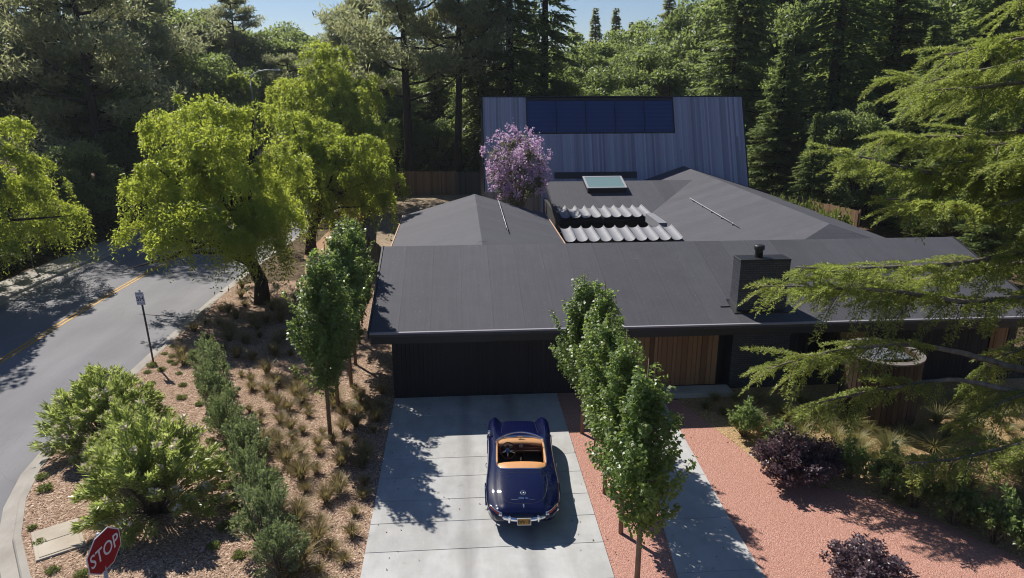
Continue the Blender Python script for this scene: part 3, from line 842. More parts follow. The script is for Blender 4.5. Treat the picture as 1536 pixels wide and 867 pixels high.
def in_cockpit(p, grow=0.0):
    hx = CK['xc'] + grow; yc = (CK['y0'] + CK['y1']) / 2; hy = (CK['y1'] - CK['y0']) / 2 + grow
    return ((np.abs(p[:, 0]) / hx) ** 5 + (np.abs(p[:, 1] - yc) / hy) ** 5 < 1) & (p[:, 2] > .7)
WY = (-1.19, 1.21); WR = .365
arch = np.zeros(len(F), bool)
for wy_ in WY:
    arch |= ((ctr[:, 1] - wy_) ** 2 + (ctr[:, 2] - .30) ** 2 < WR ** 2) & (np.abs(ctr[:, 0]) > .6) & (ctr[:, 2] < .70)
keep = ~(in_cockpit(ctr) | arch)
body = link('body', np_mesh('body', V, F[keep][:, ::-1], True), M['navy'], car)
if body.data.polygons[len(body.data.polygons) // 2].normal.z < 0: pass
# closed ends and underside
m = MB()
m.prism([(-2.12, .30), (2.12, .30), (2.12, .44), (-2.12, .44)], -.55, .55, 'x'); m.box(-.80, .80, -.8, .8, .16, .3)
link('underbody', m.mesh('under'), M['black'], car)
# tub, seats, trim
m = MB(); m.box(-.62, .62, -.85, 1.05, .22, .26); m.box(-.65, -.62, -.85, 1.05, .26, .86); m.box(.62, .65, -.85, 1.05, .26, .86); m.box(-.62, .62, -.88, -.85, .26, .86); m.box(-.62, .62, 1.02, 1.05, .26, .8)
m.box(-.09, .09, -.8, .95, .26, .45); m.box(-.60, .60, .78, .95, .26, .62)
link('cabin', m.mesh('cabin'), M['carpet'], car)
def soft_box(x0, x1, y0, y1, z0, z1, M_=None, b=.05):
    return MB().box(x0, x1, y0, y1, z0, z1, M_, bev=b)
for s in (-1, 1):
    sx = s * .33
    seat = link('seat', soft_box(sx - .23, sx + .23, -.42, .12, .30, .46).mesh('seat'), M['seat_leather'], car)
    link('backrest', soft_box(sx - .24, sx + .24, -.56, -.43, .40, .80, b=.05).mesh('backrest'), M['seat_leather'], seat)
def ck_curve(n=96, grow=0.0, dz=0.0):
    out = []
    hx = CK['xc'] + grow; yc = (CK['y0'] + CK['y1']) / 2; hy = (CK['y1'] - CK['y0']) / 2 + grow
    for i in range(n):
        t = TAU * i / n; c, s = math.cos(t), math.sin(t)
        x = hx * math.copysign(abs(c) ** .4, c); y = yc + hy * math.copysign(abs(s) ** .4, s)
        out.append(Vector((x, y, top_z(x, y) + dz)))
    return out
m = MB(); c = ck_curve(120, .004, .004); m.tube(c + c[:1], .016, 8, cap=False); link('cockpit_moulding', m.mesh('moulding'), M['chrome'], car)
# tan bands: rear shelf, door tops, dash top
def band(poly_in, drop):
    pass
m = MB(); nX = 24
V = []
for j, yy in enumerate((-.84, -.70, -.55, -.50, -.50)):
    for k in range(nX + 1):
        hx = CK['xc'] * (1 - abs((yy + .03) / .83) ** 5) ** .2 if j < 2 else .60
        x = -hx + 2 * hx * k / nX
        z = top_z(x, yy) - .012 + (.012, .035, .022, -.02, -.14)[j] * (1 - (abs(x) / .63) ** 6)
        V.append((x, yy - (.03 * (x / .6) ** 2 if j >= 2 else 0), z))
F = [(j * (nX + 1) + k, j * (nX + 1) + k + 1, (j + 1) * (nX + 1) + k + 1, (j + 1) * (nX + 1) + k) for j in range(4) for k in range(nX)]
m.add(V, F, True); link('rear_shelf', m.mesh('shelf'), M['tan_leather'], car)
for s in (-1, 1):
    pts = [Vector((s * .615, y, top_z(.615, y) - .015)) for y in np.linspace(-.58, .62, 12)]
    m = MB(); m.tube(pts, .032, 8); m.box(min(s * .60, s * .615), max(s * .60, s * .615), -.56, .62, .5, .88); link('door_trim', m.mesh('trim'), M['tan_leather'], car)
m = MB(); V = []
rows = ((.76, .0), (.66, .004), (.55, .0), (.50, -.03), (.485, -.075))
for j, (yy, dz) in enumerate(rows):
    for k in range(nX + 1):
        q = -1 + 2 * k / nX; hx = .60 if j else .50
        V.append((q * hx, yy - .05 * q * q * (j > 0), top_z(q * hx, yy) - .012 + dz))
F = [(j * (nX + 1) + k, j * (nX + 1) + k + 1, (j + 1) * (nX + 1) + k + 1, (j + 1) * (nX + 1) + k) for j in range(4) for k in range(nX)]
m.add(V, F, True); link('dash_top', m.mesh('dash_top'), M['tan_leather'], car)
dsh = link('dashboard', MB().box(-.60, .60, .475, .51, .60, .845, bev=.012).mesh('dash'), M['dash'], car)
m = MB(); m.box(-.585, .585, .467, .474, .735, .75); m.box(-.585, .585, .467, .474, .66, .672); link('dash_strip', m.mesh('strip'), M['chrome'], dsh)
for x in (-.42, -.25, .02): 
    m = MB(); m.lathe([(0, 0), (.05, 0), (.055, .008), (.045, .012), (0, .012)], 18, Matrix.Translation((x, .473, .79)) @ Matrix.Rotation(math.radians(90), 4, 'X')); link('gauge', m.mesh('gauge'), M['chrome'], dsh)
m = MB(); m.tube([(.0, .15, .45), (.01, .13, .62)], .012, 8); m.lathe([(0, .62), (.022, .625), (.024, .645), (0, .665)], 10, Matrix.Translation((.01, .13, 0))); link('gear_lever', m.mesh('lever'), M['chrome'], car)
# steering wheel
SW = Matrix.Translation((-.33, .24, .80)) @ Matrix.Rotation(math.radians(62), 4, 'X')
ring = [SW @ Vector((.205 * math.cos(TAU * k / 40), .205 * math.sin(TAU * k / 40), 0)) for k in range(41)]
sw = link('steering_wheel', MB().tube(ring, .017, 8, cap=False).mesh('rim'), M['wood_rim'], car)
m = MB()
for aa in (90 + 120, 90 - 120 , 270 - 180):
    aa = {210: 200, -30: -20, 90: 270}[aa]
    t = math.radians(aa); m.tube([SW @ Vector((0, 0, -.02)), SW @ Vector((.2 * math.cos(t), .2 * math.sin(t), 0))], [.022, .014], 8)
m.tube([SW @ Vector((0, 0, -.02)), SW @ Vector((0, 0, -.45))], .022, 8)
link('spokes', m.mesh('spokes'), M['chrome'], sw)
m = MB(); m.lathe([(0, .03), (.045, .025), (.06, .0), (.055, -.03)], 20, SW); link('hub', m.mesh('hub'), M['blue_hub'], sw)
# windscreen: curved glass in a chrome frame, raked back
def ws(q, s):
    """q -1..1 across, s 0..1 up"""
    x = q * (.635 - .05 * s); y = .84 - .20 * q * q - .28 * s - .10 * s * q * q
    zb = top_z(x, .84 - .20 * q * q) - .005
    return Vector((x, y, zb + .25 * s * (1 - .06 * q ** 2)))
n = 28
V = [ws(-1 + 2 * k / n, s) for s in (0, .5, 1) for k in range(n + 1)]
F = [(j * (n + 1) + k, j * (n + 1) + k + 1, (j + 1) * (n + 1) + k + 1, (j + 1) * (n + 1) + k) for j in range(2) for k in range(n)]
wsc = link('windscreen', MB().add(V, F, True).mesh('glass'), M['wind_glass'], car)
m = MB(); m.tube([ws(-1, 0)] + [ws(-1, .5)] + [ws(-1 + 2 * k / n, 1) for k in range(n + 1)] + [ws(1, .5), ws(1, 0)], .017, 8)
m.tube([ws(-1 + 2 * k / n, 0.01) for k in range(n + 1)], .014, 8); link('windscreen_frame', m.mesh('frame'), M['chrome'], wsc)
m = MB(); m.lathe([(0, 0), (.012, 0), (.012, .06)], 10, Matrix.Translation((0, .70, .905))); m.box(-.075, .075, .675, .70, .955, 1.005, bev=.010); link('rear_view_mirror', m.mesh('mirror'), M['chrome'], car)
m = MB(); zt = top_z(.79, .95); m.tube([(-.79, .95, zt - .01), (-.81, .95, zt + .07)], .012, 8); m.lathe([(0, 0), (.05, .006), (.058, .03), (.03, .06), (0, .07)], 16, Matrix.Translation((-.81, .92, zt + .11)) @ Matrix.Rotation(math.radians(-90), 4, 'X')); link('wing_mirror', m.mesh('wing_mirror'), M['chrome'], car)
# panel gaps
def line_on(pts, r=.004): return [Vector((x, y, top_z(x, y) + .0005)) for x, y in pts]
m = MB()
bl = [(-.58 + .0 * k, 0) for k in range(0)]
lid = [(.60 * math.copysign(abs(math.cos(t)) ** .5, math.cos(t)), -1.03 - .0 + (-.98) * max(0, math.sin(t)) ** .75) for t in np.linspace(0, math.pi, 40)]
m.tube(line_on(lid), .0045, 5); link('panel_gap', m.mesh('gaps'), M['black'], car); m = MB(); m.tube(line_on([(x, -1.02 - .02 * (x / .6) ** 2) for x in np.linspace(-.60, .60, 20)]), .0045, 5)
link('panel_gap', m.mesh('gaps'), M['black'], car)
m = MB(); m.tube(line_on([(x, -.93) for x in np.linspace(-.62, .62, 16)]), .003, 5); link('panel_gap', m.mesh('gaps'), M['black'], car)
hood = [(.50 - .06 * (y - 1.0), y) for y in np.linspace(1.0, 2.08, 16)]
for s in (-1, 1):
    m = MB(); m.tube(line_on([(s * x, y) for x, y in hood]), .0045, 5); link('panel_gap', m.mesh('gaps'), M['black'], car)
# star ring badge and script on the boot lid
def on_boot(x, y, h=.006): return Vector((x, y, top_z(x, y) + h))
m = MB(); by = -1.72
m.tube([on_boot(.058 * math.cos(TAU * k / 28), by + .066 * math.sin(TAU * k / 28)) for k in range(29)], .0075, 6, cap=False)
for k in range(3):
    t = math.radians(90 + 120 * k); m.tube([on_boot(0, by), on_boot(.054 * math.cos(t), by + .06 * math.sin(t))], [.010, .004], 6)
link('badge', m.mesh('badge'), M['chrome'], car)
sy = -1.88; dzdy = (top_z(0, sy + .05) - top_z(0, sy - .05)) / .1
me = text_mesh('300 SL', .085, .003, .002)
me.transform(Matrix.Translation((0, sy, top_z(0, sy) + .006)) @ Matrix.Rotation(math.atan(dzdy), 4, 'X') @ Matrix.Scale(1.05, 4, (1, 0, 0)))
sc_ = link('script', me, M['chrome'], car)
m = MB(); m.tube([on_boot(x, sy - .025) for x in (-.28, -.2, -.12)], .0045, 6); m.tube([on_boot(x, sy - .025) for x in (.14, .2, .27)], .0045, 6); link('script_bar', m.mesh('bar'), M['chrome'], car)
m = MB(); m.lathe([(0, .03), (.018, .026), (.022, .0)], 12, Matrix.Translation(on_boot(0, -2.07, 0))); m.box(-.012, .012, -2.13, -2.06, top_z(0, -2.08), top_z(0, -2.08) + .02, bev=.004); link('boot_handle', m.mesh('handle'), M['chrome'], car)
# rear bumper, overriders, plate, lamps
def bump_arc(x): return -2.325 + .40 * abs(x / .80) ** 2.4
for (name, r0) in (('rear_bumper', .052),):
    m = MB(); V = []; nb_ = 48; prof = [(-.012, -.055), (-.040, -.035), (-.048, 0), (-.040, .035), (-.012, .055), (.01, .04), (.01, -.04)]
    for i in range(nb_ + 1):
        x = -.83 + 1.66 * i / nb_; y = bump_arc(x)
        for dy, dz in prof: V.append((x, y + dy, .47 + dz * (1 - .25 * abs(x / .86) ** 3)))
    P_ = len(prof); F = [(i * P_ + k, i * P_ + (k + 1) % P_, (i + 1) * P_ + (k + 1) % P_, (i + 1) * P_ + k) for i in range(nb_) for k in range(P_)]
    F += [tuple(range(P_)), tuple(reversed(range(nb_ * P_, nb_ * P_ + P_)))]
    m.add(V, F, True); bp = link(name, m.mesh('bumper'), M['chrome'], car)
for x in (-.33, .33):
    m = MB(); m.lathe([(0, -.10), (.022, -.095), (.034, -.05), (.034, .05), (.022, .10), (0, .11)], 14, Matrix.Translation((x, bump_arc(x) - .045, .475))); link('overrider', m.mesh('over'), M['chrome'], bp)
PM = Matrix.Translation((0, -2.40, .475)) @ Matrix.Rotation(math.radians(-22), 4, 'X')
pl = link('number_plate', MB().box(-.158, .158, -.006, .006, -.08, .08, PM, bev=.003).mesh('plate'), M['white_paint'], car)
link('plate_face', MB().box(-.143, .143, -.0085, -.0062, -.065, .065, PM).mesh('face'), M['plate'], pl)
me = text_mesh('EWW 118', .082, .0008, .003); me.transform(PM @ Matrix.Translation((0, -.0105, -.008)) @ Matrix.Rotation(math.radians(90), 4, 'X') @ Matrix.Scale(.80, 4, (1, 0, 0)) @ Matrix.Scale(1.2, 4, (0, 1, 0)))
link('lettering', me, plain('plate_ink', (.07, .03, .008), .5), pl)
for s in (-1, 1):
    # wrap-round lamp unit in a chrome surround, low on the tail corner
    def corner(t, h):
        x = .50 + .28 * t; y = -2.215 + .30 * t ** 1.7
        return Vector((s * (x + .01), y - .02, .565 + .035 * t + h))
    m = MB(); V = []; nn = 10
    for i in range(nn + 1):
        for h, o_ in ((-.045, .0), (0, .022), (.04, -.012)):
            p = corner(i / nn, h); V.append((p.x, p.y - o_, p.z))
    F = [(i * 3 + k, i * 3 + k + 1, (i + 1) * 3 + k + 1, (i + 1) * 3 + k) for i in range(nn) for k in range(2)]
    m.add(V, F, True); tl = link('tail_lamp', m.mesh('lamp'), M['tail_red'], car)
    m = MB(); m.tube([corner(i / nn, .045) for i in range(nn + 1)] + [corner(1 - i / nn, -.05) for i in range(nn + 1)] + [corner(0, .045)], .011, 6)
    m.lathe([(0, .03), (.035, .02), (.04, 0)], 12, Matrix.Translation(corner(.08, 0) + Vector((0, -.015, 0))) @ Matrix.Rotation(math.radians(90), 4, 'X')); link('lamp_surround', m.mesh('surround'), M['chrome'], tl)
    # headlamp
    m = MB(); m.lathe([(0, .05), (.06, .045), (.09, .02), (.10, 0), (.10, -.05)], 20, Matrix.Translation((s * .665, 2.19, .63)) @ Matrix.Rotation(math.radians(-90), 4, 'X')); link('headlight', m.mesh('head'), M['chrome'], car)
    # sill strip, door handle
    m = MB(); m.tube([Vector((s * float(cr(ST[:, 0], ST[:, 1], np.array(y))) * 1.0, y, .40)) for y in np.linspace(-.78, .80, 14)], .012, 6); link('side_strip', m.mesh('strip'), M['chrome'], car)
    m = MB(); m.tube([(s * .878, -.42, .70), (s * .895, -.36, .70), (s * .895, -.26, .70), (s * .876, -.22, .70)], .010, 6); link('door_handle', m.mesh('handle'), M['chrome'], car)
    for wy_ in WY:
        # eyebrow over the wheel arch
        m = MB(); V = []; na = 24
        for i in range(na + 1):
            t = math.pi * (.06 + .88 * i / na); y = wy_ + math.cos(t) * (WR + .01); z = .30 + math.sin(t) * (WR + .005)
            w = float(cr(ST[:, 0], ST[:, 1], np.array(y)))
            for dx, dz in ((-.03, .0), (.018, .01), (.018, -.012), (-.04, -.02)): V.append((s * (w + dx), y, z + dz))
        F = [(i * 4 + k, i * 4 + (k + 1) % 4, (i + 1) * 4 + (k + 1) % 4, (i + 1) * 4 + k) for i in range(na) for k in range(4)]
        m.add(V, F, True); link('arch_lip', m.mesh('lip'), M['navy'], car)
        WM = Matrix.Translation((s * .76, wy_, .325)) @ Matrix.Rotation(math.radians(90) * s, 4, 'Y')
        wh = link('wheel', MB().lathe([(.20, -.085), (.29, -.095), (.325, -.07), (.33, 0), (.325, .07), (.29, .095), (.20, .085)], 40, WM).mesh('tyre'), M['tyre'], car)
        link('hub_cap', MB().lathe([(0, .10), (.08, .098), (.10, .075), (.17, .065), (.205, .085), (.215, .07)], 32, WM).mesh('cap'), M['chrome'], wh)

# ================================================================== PLANTS
def rg(seed): return np.random.default_rng(seed)
def unit(v): return v / np.maximum(1e-9, np.linalg.norm(v, axis=-1, keepdims=True))
def rdir(g, n): return unit(g.normal(size=(n, 3)))
def leaves(P, D, Nn, L, W, mid=.45):
    """one pointed quad per leaf"""
    P = np.asarray(P); D = unit(D); n = len(P)
    S = np.cross(D, Nn); S = unit(S)
    L = np.broadcast_to(np.asarray(L, float), (n,))[:, None]; W = np.broadcast_to(np.asarray(W, float), (n,))[:, None]
    fold = np.cross(S, D) * W * .18
    V = np.stack([P, P + D * L * mid + S * W * .5 + fold, P + D * L, P + D * L * mid - S * W * .5 + fold], 1).reshape(-1, 3)
    F = np.arange(4 * n).reshape(n, 4)
    return V, F
def join(*vf):
    Vs, Fs, b = [], [], 0
    for V, F in vf:
        Vs.append(V); Fs.append(F + b); b += len(V)
    return np.concatenate(Vs), np.concatenate(Fs)
def ell(g, n, r): return rdir(g, n) * np.array(r) * (g.random((n, 1)) ** (1 / 3))

# ---- weeping pepper tree
def pepper_mesh(seed, R_, H, trunk_lean=(0, 0), nclus=26, nstr=2600, ll=.19, zlow=1.6, lift=0.0, out_lo=.8):
    g = rg(seed)
    # rounded mounds spread over a dome, each with strings of leaflets falling from it
    k = np.arange(nclus); az = k * 2.39996 + g.random(nclus) * .6; rr = np.sqrt((k + .5) / nclus)
    rad = R_ * (.80 * rr + g.normal(size=nclus) * .15)
    cz = H * (.82 - .47 * rr ** 1.8) + g.normal(size=nclus) * H * .10
    C = np.stack([rad * np.cos(az) + trunk_lean[0], rad * np.sin(az) + trunk_lean[1], cz], 1)
    cr_ = R_ * (.13 + .15 * g.random(nclus))
    nl = nclus // 4; lo = g.random(nl) * TAU; lr = R_ * g.uniform(.35, out_lo, nl); C[-nl * 2::2, 0][:nl] = trunk_lean[0] + lr * np.cos(lo); C[-nl * 2::2, 1][:nl] = trunk_lean[1] + lr * np.sin(lo); C[-nl * 2::2, 2][:nl] = H * g.uniform(.26, .52, nl); C[:, 2] += g.normal(size=nclus) * H * .03
    w = cr_ ** 2; nper = 13; ntf = nstr // nper; nstr = ntf * nper
    ci = np.repeat(g.choice(nclus, ntf, p=w / w.sum()), nper)
    d = np.repeat(rdir(g, ntf), nper, axis=0) + g.normal(size=(nstr, 3)) * .16; d[:, 2] = np.abs(d[:, 2]) * 1.0 - .12
    d = unit(d)
    shell = np.repeat(.66 + .48 * g.random((ntf, 1)), nper, axis=0) * (.9 + .12 * g.random((nstr, 1)))
    P0 = C[ci] + d * (cr_[ci, None] * shell) * np.array([1.1, 1.1, .72])
    out = unit(np.concatenate([d[:, :2] + .6 * unit(C[ci][:, :2] - np.array(trunk_lean) + 1e-6), np.zeros((nstr, 1))], 1))
    hang = np.repeat(.3 + 1.7 * g.random(ntf) ** 2.2, nper) * (.6 + .5 * g.random(nstr)) * H * .13 * (.6 + 1.0 * rr[ci])
    reach = (.12 + .25 * g.random(nstr)) * R_ * .22
    m = 13
    t = np.linspace(.05, 1, m)[None, :, None]
    Q = P0[:, None, :] + out[:, None, :] * (reach[:, None, None] * (1 - (1 - t) ** 2)) + np.array([0, 0, 1.0]) * (hang[:, None, None] * (.18 * t * (1 - t) * 2 - t ** 1.7))
    Q = Q + g.normal(size=Q.shape) * .035
    Q = Q.reshape(-1, 3); Q = Q[Q[:, 2] > zlow * .5 + lift * np.clip((-Q[:, 0] - .9) / 1.6, 0, 1) + .5 * lift * g.random(len(Q))]
    n = len(Q)
    D = unit(rdir(g, n) * .75 + np.array([0, 0, -.55]))
    V, F = leaves(Q, D, rdir(g, n), ll * (.6 + .8 * g.random(n)), ll * .36 * (.7 + .6 * g.random(n)))
    # limbs
    mb = MB(); z1 = H * .22
    tr = [(0, 0, -.1), (.05, .02, z1 * .5), (trunk_lean[0] * .2, trunk_lean[1] * .2, z1)]
    mb.tube(tr, [.40 * H / 9, .30 * H / 9, .27 * H / 9], 12)
    for i in g.choice(nclus, min(nclus, 15), replace=False):
        e = C[i]; s = np.array(tr[-1])
        mid = s * .5 + e * .5 + np.array([0, 0, H * .06]) + g.normal(size=3) * .15
        q = s * .75 + e * .25 + np.array([0, 0, H * .05])
        mb.tube([s - np.array([0, 0, .15]), q, mid, e, e + (e - mid) * .35], [.15 * H / 9, .11 * H / 9, .075 * H / 9, .04, .015], 7)
    return np_mesh('crown', V, F), mb.mesh('trunk')
def tree(label, cat, name, meshes, mats, loc, rz=0, sc=1.0, group=None):
    t = thing(name, label, cat, loc, rz, group); t.scale = (sc, sc, sc) if not hasattr(sc, '__len__') else sc
    link('trunk', meshes[1], mats[1], t); link('crown', meshes[0], mats[0], t)
    return t
PG = 'pepper trees along the road'
A = pepper_mesh(3, 4.7, 9.3, (-1.7, .2), 58, 8200, .165, lift=1.9)
tree('big weeping yellow-green pepper tree nearest the camera, standing at the kerb', 'tree', 'pepper_tree', A, (M['pepper'], M['bark_dark']), (-9.35, 32.6, 0), 0, 1, PG)
B = pepper_mesh(5, 4.1, 8.6, (1.7, -.4), 48, 6500, .18)
tree('second pepper tree leaning over the yard fence towards the house', 'tree', 'pepper_tree', B, (M['pepper'], M['bark_dark']), (-8.95, 42.3, 0), 0, 1, PG)
D_ = pepper_mesh(8, 5.5, 12.9, (-1.6, 0), 48, 6000, .23)
tree('tallest pepper tree, rounded bright crown behind the second', 'tree', 'pepper_tree', D_, (M['pepper'], M['bark_dark']), (-8.1, 58, 0), 0, 1, PG)
E_ = pepper_mesh(12, 3.2, 11.0, (0, 0), 20, 2000, .30)
tree('small far pepper tree top beside the street lamp', 'tree', 'pepper_tree', E_, (M['pepper'], M['bark_dark']), (-21.9, 76, 0), 0, (1.05, 1.05, 1.08), PG)
G_ = pepper_mesh(15, 5.2, 8.9, (.6, 0), 50, 6600, .18, out_lo=.62)
tree('drooping pepper tree across the road at the left edge', 'tree', 'pepper_tree', G_, (M['pepper'], M['bark_dark']), (-25.3, 36.5, 0), 0, 1, PG)

# ---- young upright maples
def maple_mesh(seed, H=5.4, z0=1.45, R_=.92, nb=105):
    g = rg(seed); mb = MB()
    lean = g.normal(size=2) * .05
    mb.tube([(0, 0, -.05), (lean[0] * .3, lean[1] * .3, H * .4), (lean[0], lean[1], H * .8), (lean[0], lean[1], H * .97)], [.062, .05, .022, .008], 8)
    Ps, Ds = [], []
    for i in range(nb):
        f = (i + .5) / nb
        zs = z0 - .15 + f * (H - z0) * .80
        az = i * 2.39996 + g.normal() * .3
        ang = math.radians(g.uniform(24, 50) * (1 - .4 * f))
        # envelope: widest at a third of the crown, pointed on top
        def env(z):
            q = min(1, max(0, (z - z0) / (H - z0)))
            return R_ * (.50 + .50 * math.sin(min(1, q / .38) * math.pi / 2)) * (1 - max(0, (q - .38) / .62) ** 1.45 * .93)
        d = np.array([math.cos(az) * math.sin(ang), math.sin(az) * math.sin(ang), math.cos(ang)])
        L = .25
        while L < 2.0 and math.hypot(d[0], d[1]) * L < env(zs + d[2] * L) and zs + d[2] * L < H * 1.02: L += .05
        L *= g.uniform(.62, 1.14) if g.random() < .9 else g.uniform(1.15, 1.35)
        s = np.array([lean[0] * zs / H, lean[1] * zs / H, zs]); e = s + d * L
        mb.tube([s, s + d * L * .5 + np.array([0, 0, -.02]), e], [.014, .009, .004], 5)
        n = int(24 + 70 * L)
        t = g.random(n) ** .75
        p = s + d * (L * t)[:, None] + rdir(g, n) * (.07 + .15 * (1 - t) * min(1, L))[:, None]
        Ps.append(p); Ds.append(np.tile(d, (n, 1)))
    P = np.concatenate(Ps); D = np.concatenate(Ds); n = len(P)
    outv = unit(np.concatenate([P[:, :2], np.zeros((n, 1))], 1))
    D = unit(rdir(g, n) * .9 + outv * .7 + np.array([0, 0, -.45]))
    N = unit(rdir(g, n) * .6 + np.array([0, 0, 1.0]) + outv * .4)
    L = .088 * (.55 + .75 * g.random(n))
    V, F = leaves(P, D, N, L, L * .82, .45)
    return np_mesh('crown', V, F), mb.mesh('trunk')
MP = [maple_mesh(s, 5.4, z0, r_, nb) for s, z0, r_, nb in ((21, 1.45, .80, 105), (22, 1.35, .74, 100), (23, 1.5, .82, 110))]
MM = (M['maple'], M['bark_young'])
RG_ = 'young maples in the red gravel strip'
for (x, y, k, rz, sc, lab) in (
        (3.50, 18.86, 0, 1.0, (.98, .98, .96), 'young maple in the red gravel strip, the one nearest the garage'),
        (3.61, 17.31, 1, 2.2, (1, 1, 1.0), 'young maple in the red gravel strip, second from the garage'),
        (3.54, 15.66, 2, 4.0, (.92, .92, .93), 'young maple in the red gravel strip, middle one of the five'),
        (3.59, 14.0, 1, 5.1, (.95, .95, .96), 'young maple in the red gravel strip, second nearest the camera'),
        (3.50, 12.12, 0, .3, (1.0, 1.0, .98), 'nearest young maple in the red gravel strip, its trunk bare at the picture bottom')):
    tree(lab, 'tree', 'young_maple', MP[k], MM, (x, y, 0), rz, sc, RG_)
LG_ = 'young maples along the side of the garage'
for (x, y, k, rz, sc, lab) in (
        (-3.91, 19.01, 2, .6, (1.08, 1.08, 1.08), 'front young maple left of the driveway standing in wood chips'),
        (-3.96, 20.83, 0, 2.9, (1.05, 1.05, 1.06), 'second young maple left of the driveway, behind the front one'),
        (-3.83, 22.75, 1, 4.4, (1.08, 1.08, 1.08), 'third young maple beside the garage roof corner'),
        (-3.95, 24.7, 2, 5.7, (1.02, 1.02, 1.04), 'fourth young maple beside the dark roof edge'),
        (-4.1, 26.9, 0, 1.7, (.95, .95, 1.02), 'last young maple beside the roof near the board fence')):
    tree(lab, 'tree', 'young_maple', MP[k], MM, (x, y, 0), rz, sc, LG_)

# ---- broadleaf tree of clumps
def broad_mesh(seed, R_, H, nclus=34, per=330, ll=.30, zb=.25, wr=.62):
    g = rg(seed); k = np.arange(nclus)
    u_ = (k + .5) / nclus
    ph = np.arccos(1 - 1.55 * u_); az = k * 2.39996 + g.normal(size=nclus) * .3
    cz0 = H * (zb + (1 - zb) * .45); rz_ = H * (1 - zb) * .46
    C = np.stack([R_ * .78 * np.sin(ph) * np.cos(az), R_ * .78 * np.sin(ph) * np.sin(az), cz0 + rz_ * .8 * np.cos(ph)], 1) * (1 + g.normal(size=(nclus, 1)) * .1)
    cr_ = R_ * (.14 + .19 * g.random(nclus)); C = C + g.normal(size=C.shape) * R_ * .07
    ci = np.repeat(k, per); n = len(ci)
    d = rdir(g, n); d[:, 2] = np.where(d[:, 2] < -.3, -d[:, 2], d[:, 2])
    P = C[ci] + d * cr_[ci, None] * (.45 + .65 * g.random((n, 1)) ** .6) * np.array([1, 1, .8])
    D = unit(rdir(g, n) + d * .7 + np.array([0, 0, -.25])); N = unit(rdir(g, n) * .7 + d * .5 + np.array([0, 0, .6]))
    L = ll * (.5 + g.random(n)); V, F = leaves(P, D, N, L, L * wr)
    mb = MB(); z1 = H * max(.12, zb * .8)
    mb.tube([(0, 0, -.2), (.1, 0, z1 * .6), (0, .1, z1)], [R_ * .085, R_ * .065, R_ * .06], 9)
    for i in range(0, nclus, 2):
        e = C[i]; s = np.array([0, .1, z1]); q = s * .5 + e * .5 + np.array([0, 0, R_ * .08])
        mb.tube([s, q, e], [R_ * .045, R_ * .028, R_ * .008], 6)
    return np_mesh('crown', V, F), mb.mesh('trunk')
# ---- conifer with drooping sprays
def conifer_mesh(seed, H, R_, lev=40, per=7, nl=46, ll=.42, z0=.06, droop=.35, power=.85, gaps=.0):
    g = rg(seed); Ps, Ds = [], []
    mb = MB(); mb.tube([(0, 0, -.2), (0, 0, H * .3), (.05, 0, H * .7), (0, 0, H)], [H * .021, H * .016, H * .008, .01], 9)
    for i in range(lev):
        f = (i + g.random() * .6) / lev; z = H * (z0 + (1 - z0) * f)
        for j in range(per):
            if g.random() < gaps: continue
            az = TAU * (j + g.random() * .8) / per + i * 1.1; z = H * (z0 + (1 - z0) * f) + g.normal() * H * .35 / lev
            L = R_ * max(.04, (1 - f) ** power) * g.uniform(.5, 1.2)
            o = np.array([math.cos(az), math.sin(az), 0]); sd = np.array([-o[1], o[0], 0])
            n = max(6, int(nl * (L / R_ + .15)))
            t = .12 + .88 * g.random(n) ** .7
            path = lambda t: np.outer(t * L, o) + np.outer(.10 * L * t - droop * L * t ** 2 + .14 * L * t ** 4, [0, 0, 1.]) + np.array([0, 0, z])
            off = g.normal(size=n) * .20 * L * (1.15 - t)
            p = path(t) + np.outer(off, sd) + np.outer(-np.abs(off) * .35 - g.random(n) * .12, [0, 0, 1.])
            Ps.append(p); Ds.append(unit(o * .8 + np.outer(np.sign(off), sd) * .7 + rdir(g, n) * .45 + np.array([0, 0, -.35])))
            if i % 2 == 0 and L > R_ * .3: mb.tube(path(np.array([0, .4, .85])), [.035 * L * .5, .02 * L * .5, .006], 4)
    P = np.concatenate(Ps); D = np.concatenate(Ds); n = len(P)
    V, F = leaves(P, D, unit(rdir(g, n) * .5 + np.array([0, 0, 1.])), ll * (.6 + .8 * g.random(n)), ll * .42)
    return np_mesh('crown', V, F), mb.mesh('trunk')
